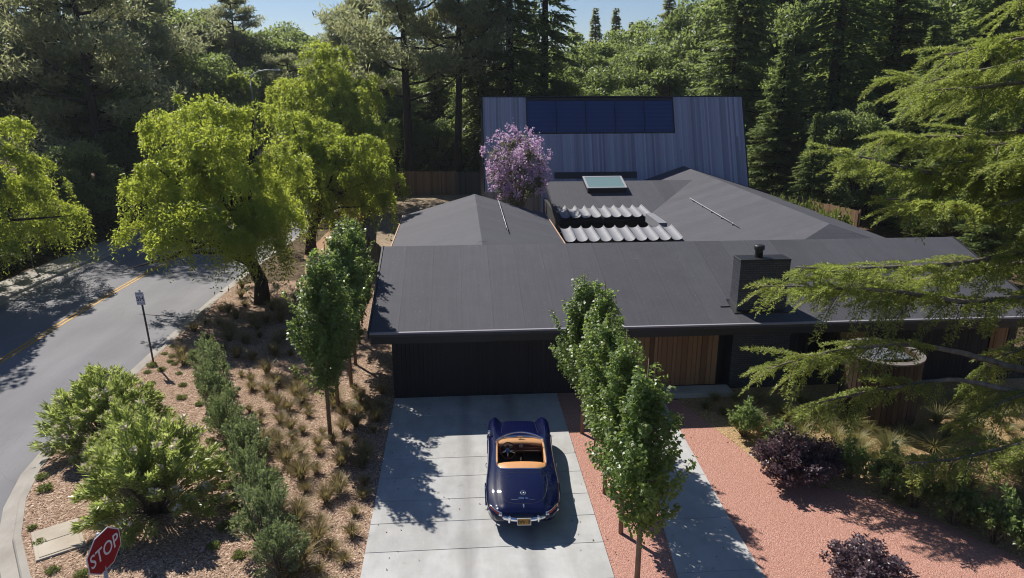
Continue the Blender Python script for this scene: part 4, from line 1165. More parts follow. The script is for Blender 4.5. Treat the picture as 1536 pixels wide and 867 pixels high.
# ---- tall pine: long bare forking trunk, tufted limbs
def pine_mesh(seed, H, R_, nlimb=26, z0=.38, per=260, ll=.42, fork=True, tr=.45):
    g = rg(seed); mb = MB(); Ps, Ds = [], []
    bend = g.normal(size=2) * H * .012
    tp = lambda f: np.array([bend[0] * math.sin(f * 3), bend[1] * math.sin(f * 2.3), H * f])
    mb.tube([tp(f) - (np.array([0, 0, .2]) if f == 0 else 0) for f in np.linspace(0, 1, 9)], [tr * (1 - .9 * f) + .01 for f in np.linspace(0, 1, 9)], 10)
    for i in range(nlimb):
        f = z0 + (1 - z0) * (i + g.random()) / nlimb; s = tp(f)
        az = i * 2.39996 + g.normal() * .5; L = R_ * (1 - .55 * ((f - z0) / (1 - z0)) ** 1.3) * g.uniform(.55, 1.1)
        o = np.array([math.cos(az), math.sin(az), g.uniform(.0, .45)])
        q1 = s + o * L * .4 + np.array([0, 0, -.05 * L]); q2 = s + o * L * .75 + np.array([0, 0, .06 * L]); e = s + o * L + np.array([0, 0, .18 * L])
        mb.tube([s, q1, q2, e], [tr * .28, tr * .2, tr * .11, .02], 6)
        for c, rr in ((e, .30), (q2, .26), (q2 + np.cross(o, [0, 0, 1.]) * L * .28, .24), (q2 - np.cross(o, [0, 0, 1.]) * L * .28, .24), (q1 + np.array([0, 0, .15 * L]), .17)):
            n = per // 5 + int(per * rr * .6)
            Ps.append(c + ell(g, n, (L * rr * 1.2, L * rr * 1.2, L * rr * .55))); Ds.append(unit(rdir(g, n) + np.array([0, 0, .35])))
    P = np.concatenate(Ps); D = np.concatenate(Ds); n = len(P)
    V, F = leaves(P, D, rdir(g, n), ll * (.6 + .8 * g.random(n)), ll * .26)
    return np_mesh('crown', V, F), mb.mesh('trunk')

BR = [broad_mesh(s, 4.2, 10, 46, 560, .23) for s in (41, 42)]
CO_RUST = None
BR.append(broad_mesh(43, 4.4, 10, 56, 560, .21, .1))
CO = [conifer_mesh(51, 26, 5.6, 58, 8, 120, .44, gaps=.1), conifer_mesh(52, 26, 5.0, 54, 7, 95, .46, droop=.5, gaps=.18), conifer_mesh(53, 18, 3.4, 50, 8, 70, .42, gaps=.15)]
PI = [pine_mesh(61, 27, 6.5, 36, .28, 440, .5), pine_mesh(62, 27, 5.6, 38, .36, 420, .5), pine_mesh(63, 22, 8.0, 30, .18, 540, .52, tr=.6)]
def far(label, cat, name, me, mk, bk, x, y, sc, rz, group):
    return tree(label, cat, name, me, (M[mk], M[bk]), (x, y, -.1), rz, sc, group)

# tall trunks behind the back fence
BF = 'tall trees behind the back fence'
far('thick forked pine trunk rising left behind the new cedar fence', 'pine', 'pine_tree', PI[0], 'pine', 'bark_dark', -4.45, 66.2, 1.05, .4, BF)
far('slim reddish pine trunk standing at the dark weathered fence', 'pine', 'pine_tree', PI[1], 'pine', 'bark_red', -.2, 64.9, (.85, .85, 1), 2.1, BF)
far('straight dark conifer just left of the grey building corner', 'conifer', 'redwood_tree', CO[1], 'redwood', 'bark_dark', 2.35, 68, (.8, .8, 1.15), 1.2, BF)
far('tall dark conifer behind the left end of the grey building', 'conifer', 'redwood_tree', CO[0], 'redwood', 'bark_dark', 4.8, 67, (.95, .95, 1.2), 3.2, BF)
far('dark redwood behind the left window of the grey building', 'conifer', 'redwood_tree', CO[1], 'redwood', 'bark_dark', 8.2, 69, (1.0, 1.0, 1.1), 4.4, BF)
for i, (x, y, s_, k) in enumerate(((-7.4, 74, .56, 1), (-2.2, 76, .62, 0), (1.2, 82, .66, 1), (6.5, 80, .62, 0), (11.4, 84, .60, 1), (-5.2, 92, .72, 0), (9.6, 94, .7, 1))):
    far('dark conifer in the second row behind the back fence', 'conifer', 'redwood_tree', CO[k], 'redwood', 'bark_dark', x, y, s_, i * 1.9, 'second row of conifers behind the back fence')
# understorey bushes behind the fence
US = 'dark understorey trees behind the back fence'
for i, (x, y, s, mk) in enumerate(((-9.5, 68, .72, 'mid_leaf'), (-6.2, 71, .8, 'dark_leaf'), (-2.4, 69, .62, 'dark_leaf'), (1.2, 68.5, .5, 'dark_leaf'), (.6, 73, .75, 'mid_leaf'), (3.6, 74, .8, 'dark_leaf'))):
    far('leafy understorey tree in shade behind the back fence', 'tree', 'understorey_tree', BR[i % 3], mk, 'bark_dark', x, y, s, i * 1.3, US)
# band of trees behind the grey building
BB = 'green trees behind the grey building'
for i, (x, y, s, k, mk) in enumerate(((9.5, 70, .95, 0, 'dark_leaf'), (13.2, 72, 1.1, 1, 'dark_leaf'), (16.6, 69, .92, 2, 'mid_leaf'), (18.8, 77, 1.3, 1, 'mid_leaf'), (22.6, 74, 1.25, 0, 'mid_leaf'), (20.6, 66, .85, 2, 'silver_leaf'), (25.0, 84, 1.5, 2, 'mid_leaf'), (13, 82, 1.35, 2, 'dark_leaf'), (17.0, 90, 1.5, 0, 'mid_leaf'), (22, 95, 1.65, 1, 'dark_leaf'))):
    far({'dark_leaf': 'dark leafy tree behind the roof of the grey building', 'mid_leaf': 'sunlit green leafy tree behind the grey building', 'silver_leaf': 'silvery green tree at the right corner of the grey building'}[mk], 'tree', 'broadleaf_tree', BR[k], mk, 'bark_dark', x, y, s, i * 2.1, BB)
SK = 'far conifers against the sky'
for i, (x, y, s, k) in enumerate(((24.0, 112, 1.12, 2), (26.8, 114, 1.02, 2), (32.0, 112, 1.32, 2), (34.4, 116, 1.14, 2), (36.4, 116, 1.08, 2), (38.8, 114, 1.3, 2), (30.0, 122, 1.0, 2), (22.0, 118, 1.15, 2))):
    far(('pointed dark conifer far off against the sky', 'pointed dark conifer far off against the sky', 'pointed dark conifer far off against the sky')[0], 'conifer', 'conifer_tree', CO[2], 'redwood', 'bark_dark', x, y, s if k == 2 else .75, i * 1.7, SK)
# rusty redwoods and the dark green mass on the right
RW = 'redwoods right of the grey building'
far('rust tinged redwood just right of the grey building', 'redwood', 'redwood_tree', CO[0], 'rust_redwood', 'bark_red', 24.2, 63, (.95, .95, 1.0), .5, RW)
far('rust brown redwood behind the first rusty one', 'redwood', 'redwood_tree', CO[1], 'rust_redwood', 'bark_red', 29.5, 75, (1.1, 1.1, 1.05), 1.5, RW)
far('tall redwood with dark bare trunk right of the rusty redwood', 'redwood', 'redwood_tree', CO[1], 'redwood', 'bark_dark', 30.6, 58, (1.15, 1.15, 1.1), 2.5, RW)
far('broad dark redwood rising behind the cedar branches', 'redwood', 'redwood_tree', CO[0], 'redwood', 'bark_dark', 36.5, 60, (1.2, 1.2, 1.1), 3.5, RW)
far('dark redwood at the far right behind the cedar', 'redwood', 'redwood_tree', CO[1], 'redwood', 'bark_dark', 43.5, 58, (1.2, 1.2, 1.1), 5.0, RW)
far('large redwood at the right behind the others', 'redwood', 'redwood_tree', CO[0], 'redwood', 'bark_dark', 34, 78, (1.3, 1.3, 1.15), .9, RW)
far('rear redwood at the far right skyline', 'redwood', 'redwood_tree', CO[1], 'redwood', 'bark_dark', 50, 72, (1.4, 1.4, 1.15), 4.1, RW)
for i, (x, y, s_, mk) in enumerate(((33.5, 70, 1.7, 'silver_leaf'), (41, 70, 1.8, 'dark_leaf'), (48, 66, 1.8, 'silver_leaf'), (29.8, 82, 1.9, 'dark_leaf'), (38, 84, 2.0, 'silver_leaf'), (56, 66, 2.0, 'dark_leaf'), (47, 84, 2.1, 'dark_leaf'))):
    far('tall broadleaf tree closing the skyline behind the redwoods at right', 'tree', 'broadleaf_tree', BR[i % 3], mk, 'bark_dark', x, y, (s_ * .8, s_ * .8, s_ * 1.05), i * 1.7, 'tall broadleaf trees on the right skyline')
RS = 'silvery broadleaf trees right of the grey building'
for i, (x, y, s, k, mk) in enumerate(((25.0, 55, .82, 2, 'silver_leaf'), (28.5, 52, .90, 0, 'silver_leaf'), (32.5, 49, .85, 1, 'dark_leaf'), (27.2, 46, .62, 2, 'silver_leaf'), (31.5, 44, .7, 2, 'dark_leaf'), (36.0, 46, .85, 0, 'silver_leaf'), (24.2, 47.5, .5, 1, 'dark_leaf'), (39.5, 52, 1.1, 1, 'dark_leaf'), (35, 40, .7, 1, 'dark_leaf'), (29.3, 39, .55, 2, 'silver_leaf'), (40, 43, .9, 2, 'dark_leaf'), (30.5, 34, .5, 0, 'dark_leaf'), (26.3, 33, .42, 1, 'dark_leaf'))):
    far({'silver_leaf': 'dense silvery green evergreen beyond the right side of the roofs', 'dark_leaf': 'dense dark evergreen beyond the right side of the roofs'}[mk], 'tree', 'evergreen_tree', BR[k] if i % 2 else CO[i // 2 % 2], mk, 'bark_dark', x, y, (s * .85, s * .85, s * .92) if i % 2 else (s * .8, s * .8, s * .62), i * 1.1, RS)
# dark wood across the road on the left
LW = 'dark trees across the road'
LPI = ((-33, 66, .72, 0, .7), (-44, 62, .8, 2, 2.0), (-26, 90, .72, 0, 2.9), (-34, 84, .78, 1, 3.9), (-44, 80, .85, 0, 4.4), (-8.5, 76, .66, 1, 5.9), (-12.0, 80, .62, 0, 5.2), (-26.6, 55, .86, 2, .2), (-40, 57, .8, 2, 2.2), (-27.5, 66, .7, 0, 3.0), (-29.5, 70, .9, 2, 4.0), (-38, 68, 1.05, 0, 5.0), (-18.5, 84, .55, 2, .9), (-12.5, 92, .62, 0, 1.9))
for i, (x, y, s, k, rz) in enumerate(LPI):
    far('spreading dark pine in the shade across the road' if k == 2 else 'tall dark pine in the wood across the road', 'pine', 'pine_tree', PI[k], 'pine', 'bark_dark', x, y, s, rz, LW)
LB = 'leafy trees across the road'
for i, (x, y, s, k, mk) in enumerate(((-30, 97, 1.75, 0, 'mid_leaf'), (-27, 72, 1.3, 2, 'silver_leaf'), (-33, 75, 1.5, 0, 'mid_leaf'), (-36, 70, .8, 2, 'tan_leaf'), (-27.5, 60, 1.15, 1, 'mid_leaf'), (-20.5, 92, 1.5, 0, 'mid_leaf'), (-38.5, 66, 1.45, 1, 'silver_leaf'), (-22.8, 92, 1.5, 2, 'silver_leaf'), (-10.5, 84, 1.3, 0, 'dark_leaf'), (-6.8, 80, 1.15, 1, 'silver_leaf'), (-45, 70, 1.5, 0, 'mid_leaf'), (-24.6, 47, .62, 2, 'dark_leaf'), (-28, 46, .5, 0, 'dark_leaf'), (-32.5, 49, .55, 1, 'mid_leaf'), (-24.2, 56, .75, 1, 'mid_leaf'), (-29, 63, .9, 2, 'mid_leaf'), (-22.5, 60, .8, 0, 'dark_leaf'), (-23.5, 84, 1.1, 2, 'dark_leaf'), (-26, 80, 1.3, 1, 'dark_leaf'), (-17.6, 98, 1.42, 0, 'tan_leaf'), (-22.5, 104, 1.7, 2, 'dark_leaf'), (-13, 108, 1.2, 1, 'dark_leaf'), (-8.5, 96, 1.15, 2, 'dark_leaf'), (-5, 88, 1.1, 0, 'mid_leaf'), (-42, 56, .8, 1, 'silver_leaf'), (-33, 90, 1.9, 0, 'dark_leaf'), (-15.5, 73, .65, 1, 'dark_leaf'), (-2, 80, 1.0, 1, 'dark_leaf'), (4, 86, 1.2, 2, 'dark_leaf'))):
    far({'dark_leaf': 'dark leafy tree among the wood left of the house', 'silver_leaf': 'greyish green tree among the wood left of the house', 'mid_leaf': 'brighter green tree among the wood left of the house', 'tan_leaf': 'tan brown leafy tree far along the road'}[mk], 'tree', 'broadleaf_tree', BR[k], mk, 'bark_dark', x, y, s, i * .9, LB)
# far wood closing the view
g = rg(77); n = 60000
ang = g.uniform(-.75, .85, n); dist = g.uniform(125, 185, n)
hx = 11.0 + 2.5 * np.sin(ang * 21) + 2.0 * np.sin(ang * 47 + 1) + 1.2 * np.sin(ang * 113)
P = np.stack([np.sin(ang) * dist, np.cos(ang) * dist, hx * g.random(n) ** .55], 1)
V, F = leaves(P, rdir(g, n), rdir(g, n), g.uniform(.8, 1.8, n), g.uniform(.6, 1.2, n))
o = link('distant_wood', np_mesh('wood', V, F), M['dark_leaf']); tag(o, 'far belt of dark green woodland closing the view behind everything', 'woodland', kind='stuff')

# ---- jacaranda in flower
jt = thing('jacaranda_tree', 'lilac flowering jacaranda in front of the grey timber building', 'tree', (3.35, 40.2, 0))
g = rg(91); nc = 34; k = np.arange(nc)
ph = np.arccos(1 - 1.5 * (k + .5) / nc); az = k * 2.39996
C = np.stack([1.5 * np.sin(ph) * np.cos(az), 1.5 * np.sin(ph) * np.sin(az), 5.25 + 1.65 * np.cos(ph)], 1)
C = C * (1 + g.normal(size=(nc, 1)) * .09) + np.array([0, 0, -.3]) ; C[:, 2] += g.normal(size=nc) * .3
tf = g.choice(nc, 420); TD = C[tf] + rdir(g, 420) * .62 * (.6 + .55 * g.random((420, 1)))
ci = np.repeat(np.arange(420), 22); P = TD[ci] + g.normal(size=(len(ci), 3)) * np.array([.075, .075, .12])
L = .115 * (.5 + g.random(len(P)))
V, F = leaves(P, unit(rdir(g, len(P)) + np.array([0, 0, .2])), rdir(g, len(P)), L, L * .75)
link('blossom', np_mesh('blossom', V, F), M['jacaranda'], jt)
ci = np.repeat(k, 120); P = C[ci] * np.array([.85, .85, 1]) + rdir(g, len(ci)) * .62 * g.random((len(ci), 1)) + np.array([0, 0, -.35])
L = .2 * (.5 + g.random(len(P))); V, F = leaves(P, rdir(g, len(P)), rdir(g, len(P)), L, L * .4)
link('foliage', np_mesh('foliage', V, F), M['jac_leaf'], jt)
mb = MB(); mb.tube([(0, 0, -.1), (.05, 0, 1.3), (0, 0, 2.6)], [.13, .11, .09], 9)
for i in range(0, nc, 2): mb.tube([(0, 0, 2.4), tuple(C[i] * .5 + np.array([0, 0, 1.6])), tuple(C[i])], [.06, .035, .012], 6)
link('trunk', mb.mesh('trunk'), M['bark_grey'], jt); jt.scale = (.9, .9, .98)

# ---- the big cedar whose boughs reach in from the right
ced = thing('cedar_tree', 'large cedar at the right edge, long drooping boughs reaching across the house roof', 'tree', (18.6, 16.6, 0))
g = rg(101); mb = MB()
T0 = np.array([18.6, 16.6, 0.])
mb.tube([(0, 0, -.2), (0, 0, 5), (.1, 0, 11), (.1, 0, 18)], [.48, .40, .28, .06], 12)
boughs = [  # world points from trunk to tip, and foliage from this fraction on
    ([(18.6, 16.6, 7.9), (15.2, 17.2, 7.65), (12.1, 17.5, 7.75), (10.2, 17.5, 8.15), (9.3, 17.6, 8.35)], .36, 1.35),
    ([(18.6, 16.6, 5.6), (15.6, 17.8, 5.32), (13.8, 18.2, 4.98), (11.9, 18.4, 4.85), (10.0, 18.6, 5.2)], .30, 1.3),
    ([(18.6, 16.6, 6.3), (14.7, 17.0, 5.74), (12.6, 17.0, 5.48), (10.6, 17.0, 5.42), (8.5, 17.0, 5.5)], .14, 1.25),
    ([(18.6, 16.6, 4.7), (15.0, 17.0, 4.50), (13.7, 17.0, 4.43), (11.4, 17.0, 4.76), (9.4, 17.0, 4.9), (7.75, 17.0, 5.0)], .12, 1.35),
    ([(18.6, 16.6, 2.55), (14.9, 16.5, 2.76), (13.0, 16.5, 3.33), (11.6, 16.5, 3.60), (9.6, 16.5, 3.48), (7.9, 16.5, 3.1)], .60, 1.5),
    ([(18.6, 16.6, 2.2), (14.6, 15.6, 2.35), (12.4, 15.9, 2.7), (10.8, 16.2, 2.35), (9.0, 16.6, 1.7)], .68, 1.15),
    ([(18.6, 16.6, 2.9), (15.0, 13.9, 2.2), (13.1, 14.0, 1.9), (11.3, 14.0, 1.62), (10.3, 14.0, 1.6)], .40, .95),
    ([(18.6, 16.6, 3.6), (16.2, 15.4, 3.1), (14.2, 15.3, 2.7), (12.7, 15.6, 1.7)], .25, 1.15),
    ([(18.6, 16.6, 4.2), (16.2, 16.9, 3.5), (14.7, 17.0, 2.8), (13.9, 16.9, 1.9)], .3, 1.1),
    ([(18.6, 16.6, 9.2), (15.2, 17.4, 9.0), (12.6, 17.8, 8.9), (10.9, 18.0, 8.95)], .25, 1.5),
    ([(18.6, 16.6, 10.4), (15.4, 17.0, 10.2), (13.0, 17.2, 10.0), (11.2, 17.2, 9.9)], .2, 1.6),
    ([(18.6, 16.6, 11.6), (15.8, 17.2, 11.3), (13.6, 17.4, 11.0), (12.0, 17.4, 10.7)], .2, 1.6),
    ([(18.6, 16.6, 8.6), (15.6, 15.2, 8.6), (13.6, 14.6, 8.6), (12.0, 14.2, 8.55)], .3, 1.35),
    ([(18.6, 16.6, 12.8), (16.0, 16.6, 12.6), (14.2, 16.8, 12.3), (12.8, 16.6, 11.9)], .2, 1.5),
    ([(18.6, 16.6, 9.8), (16.2, 14.9, 9.8), (14.2, 14.0, 9.7), (12.9, 13.6, 9.5)], .25, 1.3),
    ([(18.6, 16.6, 8.2), (15.8, 17.4, 8.3), (13.9, 17.7, 8.2), (12.0, 17.9, 8.0)], .22, 1.5),
    ([(18.6, 16.6, 10.9), (16.2, 18.8, 10.7), (14.4, 19.8, 10.4), (13.0, 20.4, 10.0)], .2, 1.6),
    ([(18.6, 16.6, 9.0), (15.8, 15.8, 9.0), (13.8, 15.6, 8.9), (12.0, 15.6, 8.7)], .22, 1.45),
    ([(18.6, 16.6, 7.6), (16.0, 16.2, 7.7), (14.4, 16.0, 7.6), (12.9, 15.9, 7.3)], .3, 1.3),
    ([(18.6, 16.6, 12.2), (16.4, 15.2, 12.0), (14.8, 14.5, 11.7), (13.4, 14.1, 11.2)], .2, 1.5),
    ([(18.6, 16.6, 11.2), (16.0, 15.8, 11.0), (14.2, 15.5, 10.7), (12.9, 15.3, 10.3)], .2, 1.5),
    ([(18.6, 16.6, 6.2), (16.6, 15.8, 6.3), (15.0, 15.4, 6.4), (13.6, 15.2, 6.5)], .3, 1.3),
    ([(18.6, 16.6, 7.0), (16.0, 16.9, 6.9), (13.6, 16.6, 7.0), (11.6, 16.4, 7.2), (10.3, 16.3, 7.3)], .28, 1.4),
    ([(18.6, 16.6, 6.6), (16.4, 15.4, 6.7), (14.6, 14.9, 6.9), (13.2, 14.6, 7.0)], .35, 1.1),
    ([(18.6, 16.6, 7.4), (16.6, 17.4, 7.4), (14.6, 17.8, 7.5), (12.6, 18.0, 7.7)], .25, 1.4),
    ([(18.6, 16.6, 9.6), (17.0, 19.5, 9.8), (15.0, 21.5, 10.0), (13.6, 22.6, 10.2)], .25, 1.5),
]
P_, D__, N__ = [], [], []
for bi, (pts, f0, spread) in enumerate(boughs):
    pts = np.array(pts) - T0
    seg = np.linalg.norm(np.diff(pts, axis=0), axis=1); cum = np.concatenate([[0], np.cumsum(seg)]); LT = cum[-1]
    sm = np.stack([cr(cum, pts[:, k], np.linspace(0, LT, 40)) for k in range(3)], 1)
    sm += np.cumsum(g.normal(size=sm.shape), 0) * .012
    mb.tube(sm, list(np.linspace(.125, .012, 40) ** 1.0 + .004), 8)
    ns = int((1 - f0) * LT / .15)
    for q in range(ns):
        f = f0 + (1 - f0) * (q + g.random() * .7) / ns
        i = min(38, int(f * 39)); s = sm[i]; ax = unit(sm[min(39, i + 2)] - sm[max(0, i - 2)])
        side = unit(np.cross(ax, [0, 0, 1.])) * (1 if q % 2 else -1)
        L = spread * 1.2 * (.25 + .75 * math.sin(math.pi * min(1, (1 - f) / (1 - f0) * .62 + .16))) * g.uniform(.45, 1.1)
        d = unit(side * g.uniform(.5, .95) + ax * g.uniform(.55, 1.1) + np.array([0, 0, g.uniform(-.55, .34)]))
        tt = np.linspace(0, 1, 7)
        dr = g.uniform(.10, .5)
        path = s + np.outer(tt * L, d) - np.outer(dr * L * tt ** 2.2, [0, 0, 1.])
        mb.tube(path, list(np.linspace(.018, .004, 7)), 4)
        nt = int(L / .035) + 3
        for w_ in range(nt):
            t = (w_ + g.random()) / nt
            c = s + d * L * t - np.array([0, 0, dr * L * t ** 2.2])
            sd2 = unit(np.cross(d, [0, 0, 1.])) * (1 if w_ % 2 else -1)
            d2 = unit(sd2 * .72 + d * .9 + np.array([0, 0, g.uniform(-.3, .12)]))
            l2 = (.12 + .28 * (1 - t) * min(1, L)) * g.uniform(.6, 1.2)
            n = int(l2 / .019) + 2
            r = g.random((n, 1))
            pp = c + d2 * (l2 * r) - np.array([0, 0, .25]) * l2 * r ** 2 + g.normal(size=(n, 3)) * .012
            P_.append(pp); D__.append(unit(d2 * .9 + rdir(g, n) * .62 + np.array([0, 0, .12])))
P = np.concatenate(P_); D = np.concatenate(D__); n = len(P)
V, F = leaves(P, D, unit(rdir(g, n) * .6 + np.array([0, 0, 1.])), .085 * (.6 + .8 * g.random(n)), .027)
print('cedar quads', n)
link('trunk', mb.mesh('trunk'), M['bark_grey'], ced); link('crown', np_mesh('crown', V, F), M['cedar'], ced)

# ---- shrubs
def shrub_mesh(seed, R_, H, nst=46, per=110, ll=.09, wr=.5, up=.5, rosette=False, flower=0, dense=1.0):
    g = rg(seed); mb = MB(); Ps, Ds, Fp = [], [], []
    for i in range(nst):
        az = i * 2.39996 + g.normal() * .2; q = math.sqrt((i + .5) / nst)
        tip = np.array([R_ * q * math.cos(az), R_ * q * math.sin(az), H * (1 - (.80 if rosette else .55) * q ** 2.2) * g.uniform(.62, 1.12)])
        mid = tip * np.array([.45, .45, .55]) + g.normal(size=3) * .04
        mb.tube([(tip[0] * .12, tip[1] * .12, 0), mid, tip], [.016, .010, .004], 4)
        n = int(per * g.uniform(.7, 1.3))
        if rosette:
            t = 1 - g.random(n) ** 1.6 * .7
        else: t = 1 - g.random(n) ** 1.2 * .85
        pth = (1 - t)[:, None] * mid + t[:, None] * tip
        jit = rdir(g, n) * (R_ * (.10 + .10 * (1 - t)))[:, None]
        Ps.append(pth + jit * (.45 if rosette else 1)); dd = unit(tip - mid)
        Ds.append(unit(rdir(g, n) * 1.0 + dd * (up + .3 * t[:, None]) + np.array([0, 0, .15])))
        if flower and g.random() < flower:
            Fp.append(tip + rdir(g, 16) * .07 + np.array([0, 0, .05]))
    P = np.concatenate(Ps); D = np.concatenate(Ds); P[:, 2] = np.maximum(P[:, 2], .03); n = len(P)
    L = ll * (.6 + .8 * g.random(n)); V, F = leaves(P, D, unit(rdir(g, n) * .7 + np.array([0, 0, .8])), L, L * wr)
    fm = None
    if Fp:
        fp = np.concatenate(Fp); V2, F2 = leaves(fp, unit(rdir(g, len(fp)) + np.array([0, 0, .6])), rdir(g, len(fp)), .07, .06); fm = (V2, F2)
    return np_mesh('foliage', V, F), mb.mesh('stems'), (np_mesh('flowers', *fm) if fm else None)
def shrub(label, cat, name, me, mk, loc, rz=0, sc=1.0, group=None, bk='bark_grey'):
    t = thing(name, label, cat, (loc[0], loc[1], .0), rz, group); t.scale = (sc, sc, sc) if not hasattr(sc, '__len__') else sc
    link('stems', me[1], M[bk], t); link('foliage', me[0], M[mk], t)
    if me[2] is not None: link('flowers', me[2], M['blossom'], t)
    return t
OL = [shrub_mesh(s, 1.5, 2.35, 140, 110, .16, .22, 1.0, True, .5) for s in (111, 112)]
shrub('big long-leaved flowering shrub at the kerb, the rear one', 'shrub', 'flowering_shrub', OL[0], 'oleander', (-10.35, 19.35), 0, (1.2, 1.05, .95), 'long-leaved flowering shrubs')
shrub('big long-leaved flowering shrub beside the utility cover, the front one', 'shrub', 'flowering_shrub', OL[1], 'oleander', (-7.55, 15.75), 1.0, (1.15, 1.2, 1.05), 'long-leaved flowering shrubs')
shrub('smaller flowering shrub filling the gap between the two big ones', 'shrub', 'flowering_shrub', OL[1], 'oleander', (-9.1, 17.9), 2.4, (.72, .72, .78), 'long-leaved flowering shrubs')
OV = [shrub_mesh(s, .62, 1.4, 26, 105, .075, .45, .8) for s in (121, 122, 123)]
HR = ((-9.05, 24.2), (-8.55, 23.1), (-8.05, 22.0), (-7.55, 21.0), (-7.1, 20.05), (-6.65, 19.1), (-6.2, 18.15), (-5.75, 17.2), (-5.25, 16.1), (-4.75, 15.0), (-4.3, 14.1), (-3.85, 13.2))
HL = ['rear end', 'second from the rear']
for i, (x, y) in enumerate(HR):
    lab = ('grey-green upright shrub at the road end of the shrub row' if i == 0 else 'grey-green upright shrub at the near end of the row by the drive' if i == len(HR) - 1 else 'grey-green upright shrub inside the shrub row crossing the wood chips')
    shrub(lab, 'shrub', 'grey_green_shrub', OV[i % 3], 'olive', (x + RND.uniform(-.22, .22), y + RND.uniform(-.2, .2)), i * 1.9, (RND.uniform(.75, 1.1), RND.uniform(.75, 1.1), RND.uniform(.9, 1.35)), 'grey-green shrub row across the wood chips')
SMK = [shrub_mesh(s, 1.05, 1.25, 64, 105, .08, .72, .4) for s in (131, 132)]
shrub('dark purple leaved round shrub at the edge of the red gravel path', 'shrub', 'purple_shrub', SMK[0], 'smoke', (8.55, 15.95), 0, (.98, 1.05, 1.0), 'purple leaved shrubs')
shrub('second purple shrub merged behind the round one, next to green shrubs', 'shrub', 'purple_shrub', SMK[1], 'smoke', (9.45, 16.1), 1.3, (.62, .62, .85), 'purple leaved shrubs')
shrub('purple shrub at the bottom edge of the picture', 'shrub', 'purple_shrub', SMK[1], 'smoke', (8.35, 11.95), 2.2, (.85, .75, .72), 'purple leaved shrubs')
SG = [shrub_mesh(s, .56, 1.05, 30, 70, .085, .55, .6) for s in (141, 142, 143)]
for i, (x, y, s, lab) in enumerate(((8.25, 18.35, 1.05, 'round light green shrub at the path edge above the purple one'), (8.85, 17.6, .8, 'small light green shrub between purple shrub and dry grass'), (10.15, 15.9, 1.0, 'green shrub just right of the purple shrubs'), (10.65, 15.1, 1.0, 'green upright shrub second right of the purple shrubs'), (11.05, 14.5, 1.05, 'dark green upright shrub third right of the purple shrubs'), (11.55, 13.75, 1.0, 'dark green shrub fourth along the gravel edge'), (12.0, 13.0, 1.0, 'sparse dark shrub fifth along the gravel edge'), (12.35, 12.35, .85, 'sparse dark shrub at the bottom right corner'))):
    shrub(lab, 'shrub', 'green_shrub', SG[i % 3], 'shrub_leaf', (x, y), i * 2.3, (s * .95, s * .95, s * (1.0 if i < 3 else 1.2)), 'green shrubs along the red gravel path')
far('tall broadleaf tree across the road left of the drooping pepper tree', 'tree', 'broadleaf_tree', BR[1], 'dark_leaf', 'bark_dark', -24.6, 32.6, (.95, .95, 1.1), 1.0, LB)
# hedges and pale shrubs across the road
HG = [shrub_mesh(s, 1.15, 1.15, 60, 120, .12, .6, .4) for s in (151, 152)]
for i, (x, y, s) in enumerate(((-25.1, 34.2, 1.0), (-25.2, 36.6, 1.1), (-25.2, 39.0, 1.1), (-25.1, 41.4, 1.1), (-24.8, 43.8, 1.05), (-24.4, 46.2, 1.1), (-27.5, 35.5, 1.3), (-27.6, 38.2, 1.2), (-27.4, 41.0, 1.25), (-23.6, 50.0, 1.1))):
    shrub('clipped green hedge bush along the far sidewalk', 'hedge', 'hedge_bush', HG[i % 2], 'hedge', (x, y), i * 1.1, (s * 1.1, s * 1.2, s), 'hedge bushes along the far sidewalk', 'bark_dark')
for i, (x, y, s, lab) in enumerate(((-26.2, 44.5, 1.3, 'pale silvery shrub behind the hedge left of the far pines'), (-24.6, 49.0, 1.0, 'pale silvery shrub by the far sidewalk under trees'), (-21.9, 55.0, 1.0, 'pale silvery shrub farthest along the far sidewalk'))):
    shrub(lab, 'shrub', 'silvery_shrub', HG[i % 2], 'white_shrub', (x, y), i, (s, s, s * 1.3), 'pale silvery shrubs across the road')
for i, (x, y, s) in enumerate(((1.0, 66.0, 1.2), (-2.6, 66.2, 1.2), (-7.0, 66.0, 1.3))):
    shrub('dark bush peeping over the back fence', 'bush', 'fence_bush', HG[i % 2], 'hedge', (x, y), i, (s, s, s * 2.0), 'bushes behind the back fence', 'bark_dark')
cv = shrub_mesh(161, .9, .7, 40, 90, .09, .5, .3)
for i, (x, y, z, s) in enumerate(((20.6, 44.5, 2.6, 1.0), (20.6, 41.0, 2.5, 1.1), (20.8, 37.6, 2.4, 1.1))):
    shrub('creeper trailing over the edge of the right roof', 'creeper', 'roof_creeper', cv, 'ivy', (x, y), i, (s, s * 1.6, s * 2.6 / .7 * 1.05), 'creepers at the right roof edge')

# ---- grasses
def tuft_mesh(seed, R_=.34, H=.46, n=230, wd=.0075):
    g = rg(seed); az = g.random(n) * TAU; tl = g.random(n) ** .7
    L = H * (.6 + .5 * g.random(n)); out = np.stack([np.cos(az), np.sin(az), np.zeros(n)], 1); sd = np.stack([-np.sin(az), np.cos(az), np.zeros(n)], 1)
    b = out * (.06 * g.random((n, 1))); a = (.25 + 1.0 * tl)
    V = []
    for s, w in ((0, 1), (.5, .85), (1, .12)):
        hor = np.sin(a * s) * s * L * 1.0; ver = L * s * np.cos(a * s * .85)
        c = b + out * hor[:, None] * (R_ / .34) + np.array([0, 0, 1.]) * ver[:, None]
        V += [c - sd * wd * w, c + sd * wd * w]
    V = np.stack(V, 1).reshape(-1, 3); i = np.arange(n)[:, None] * 6
    F = np.concatenate([i + np.array([[0, 1, 3, 2]]), i + np.array([[2, 3, 5, 4]])])
    return np_mesh('tuft', V, F)
TU = [tuft_mesh(s) for s in (171, 172, 173)]
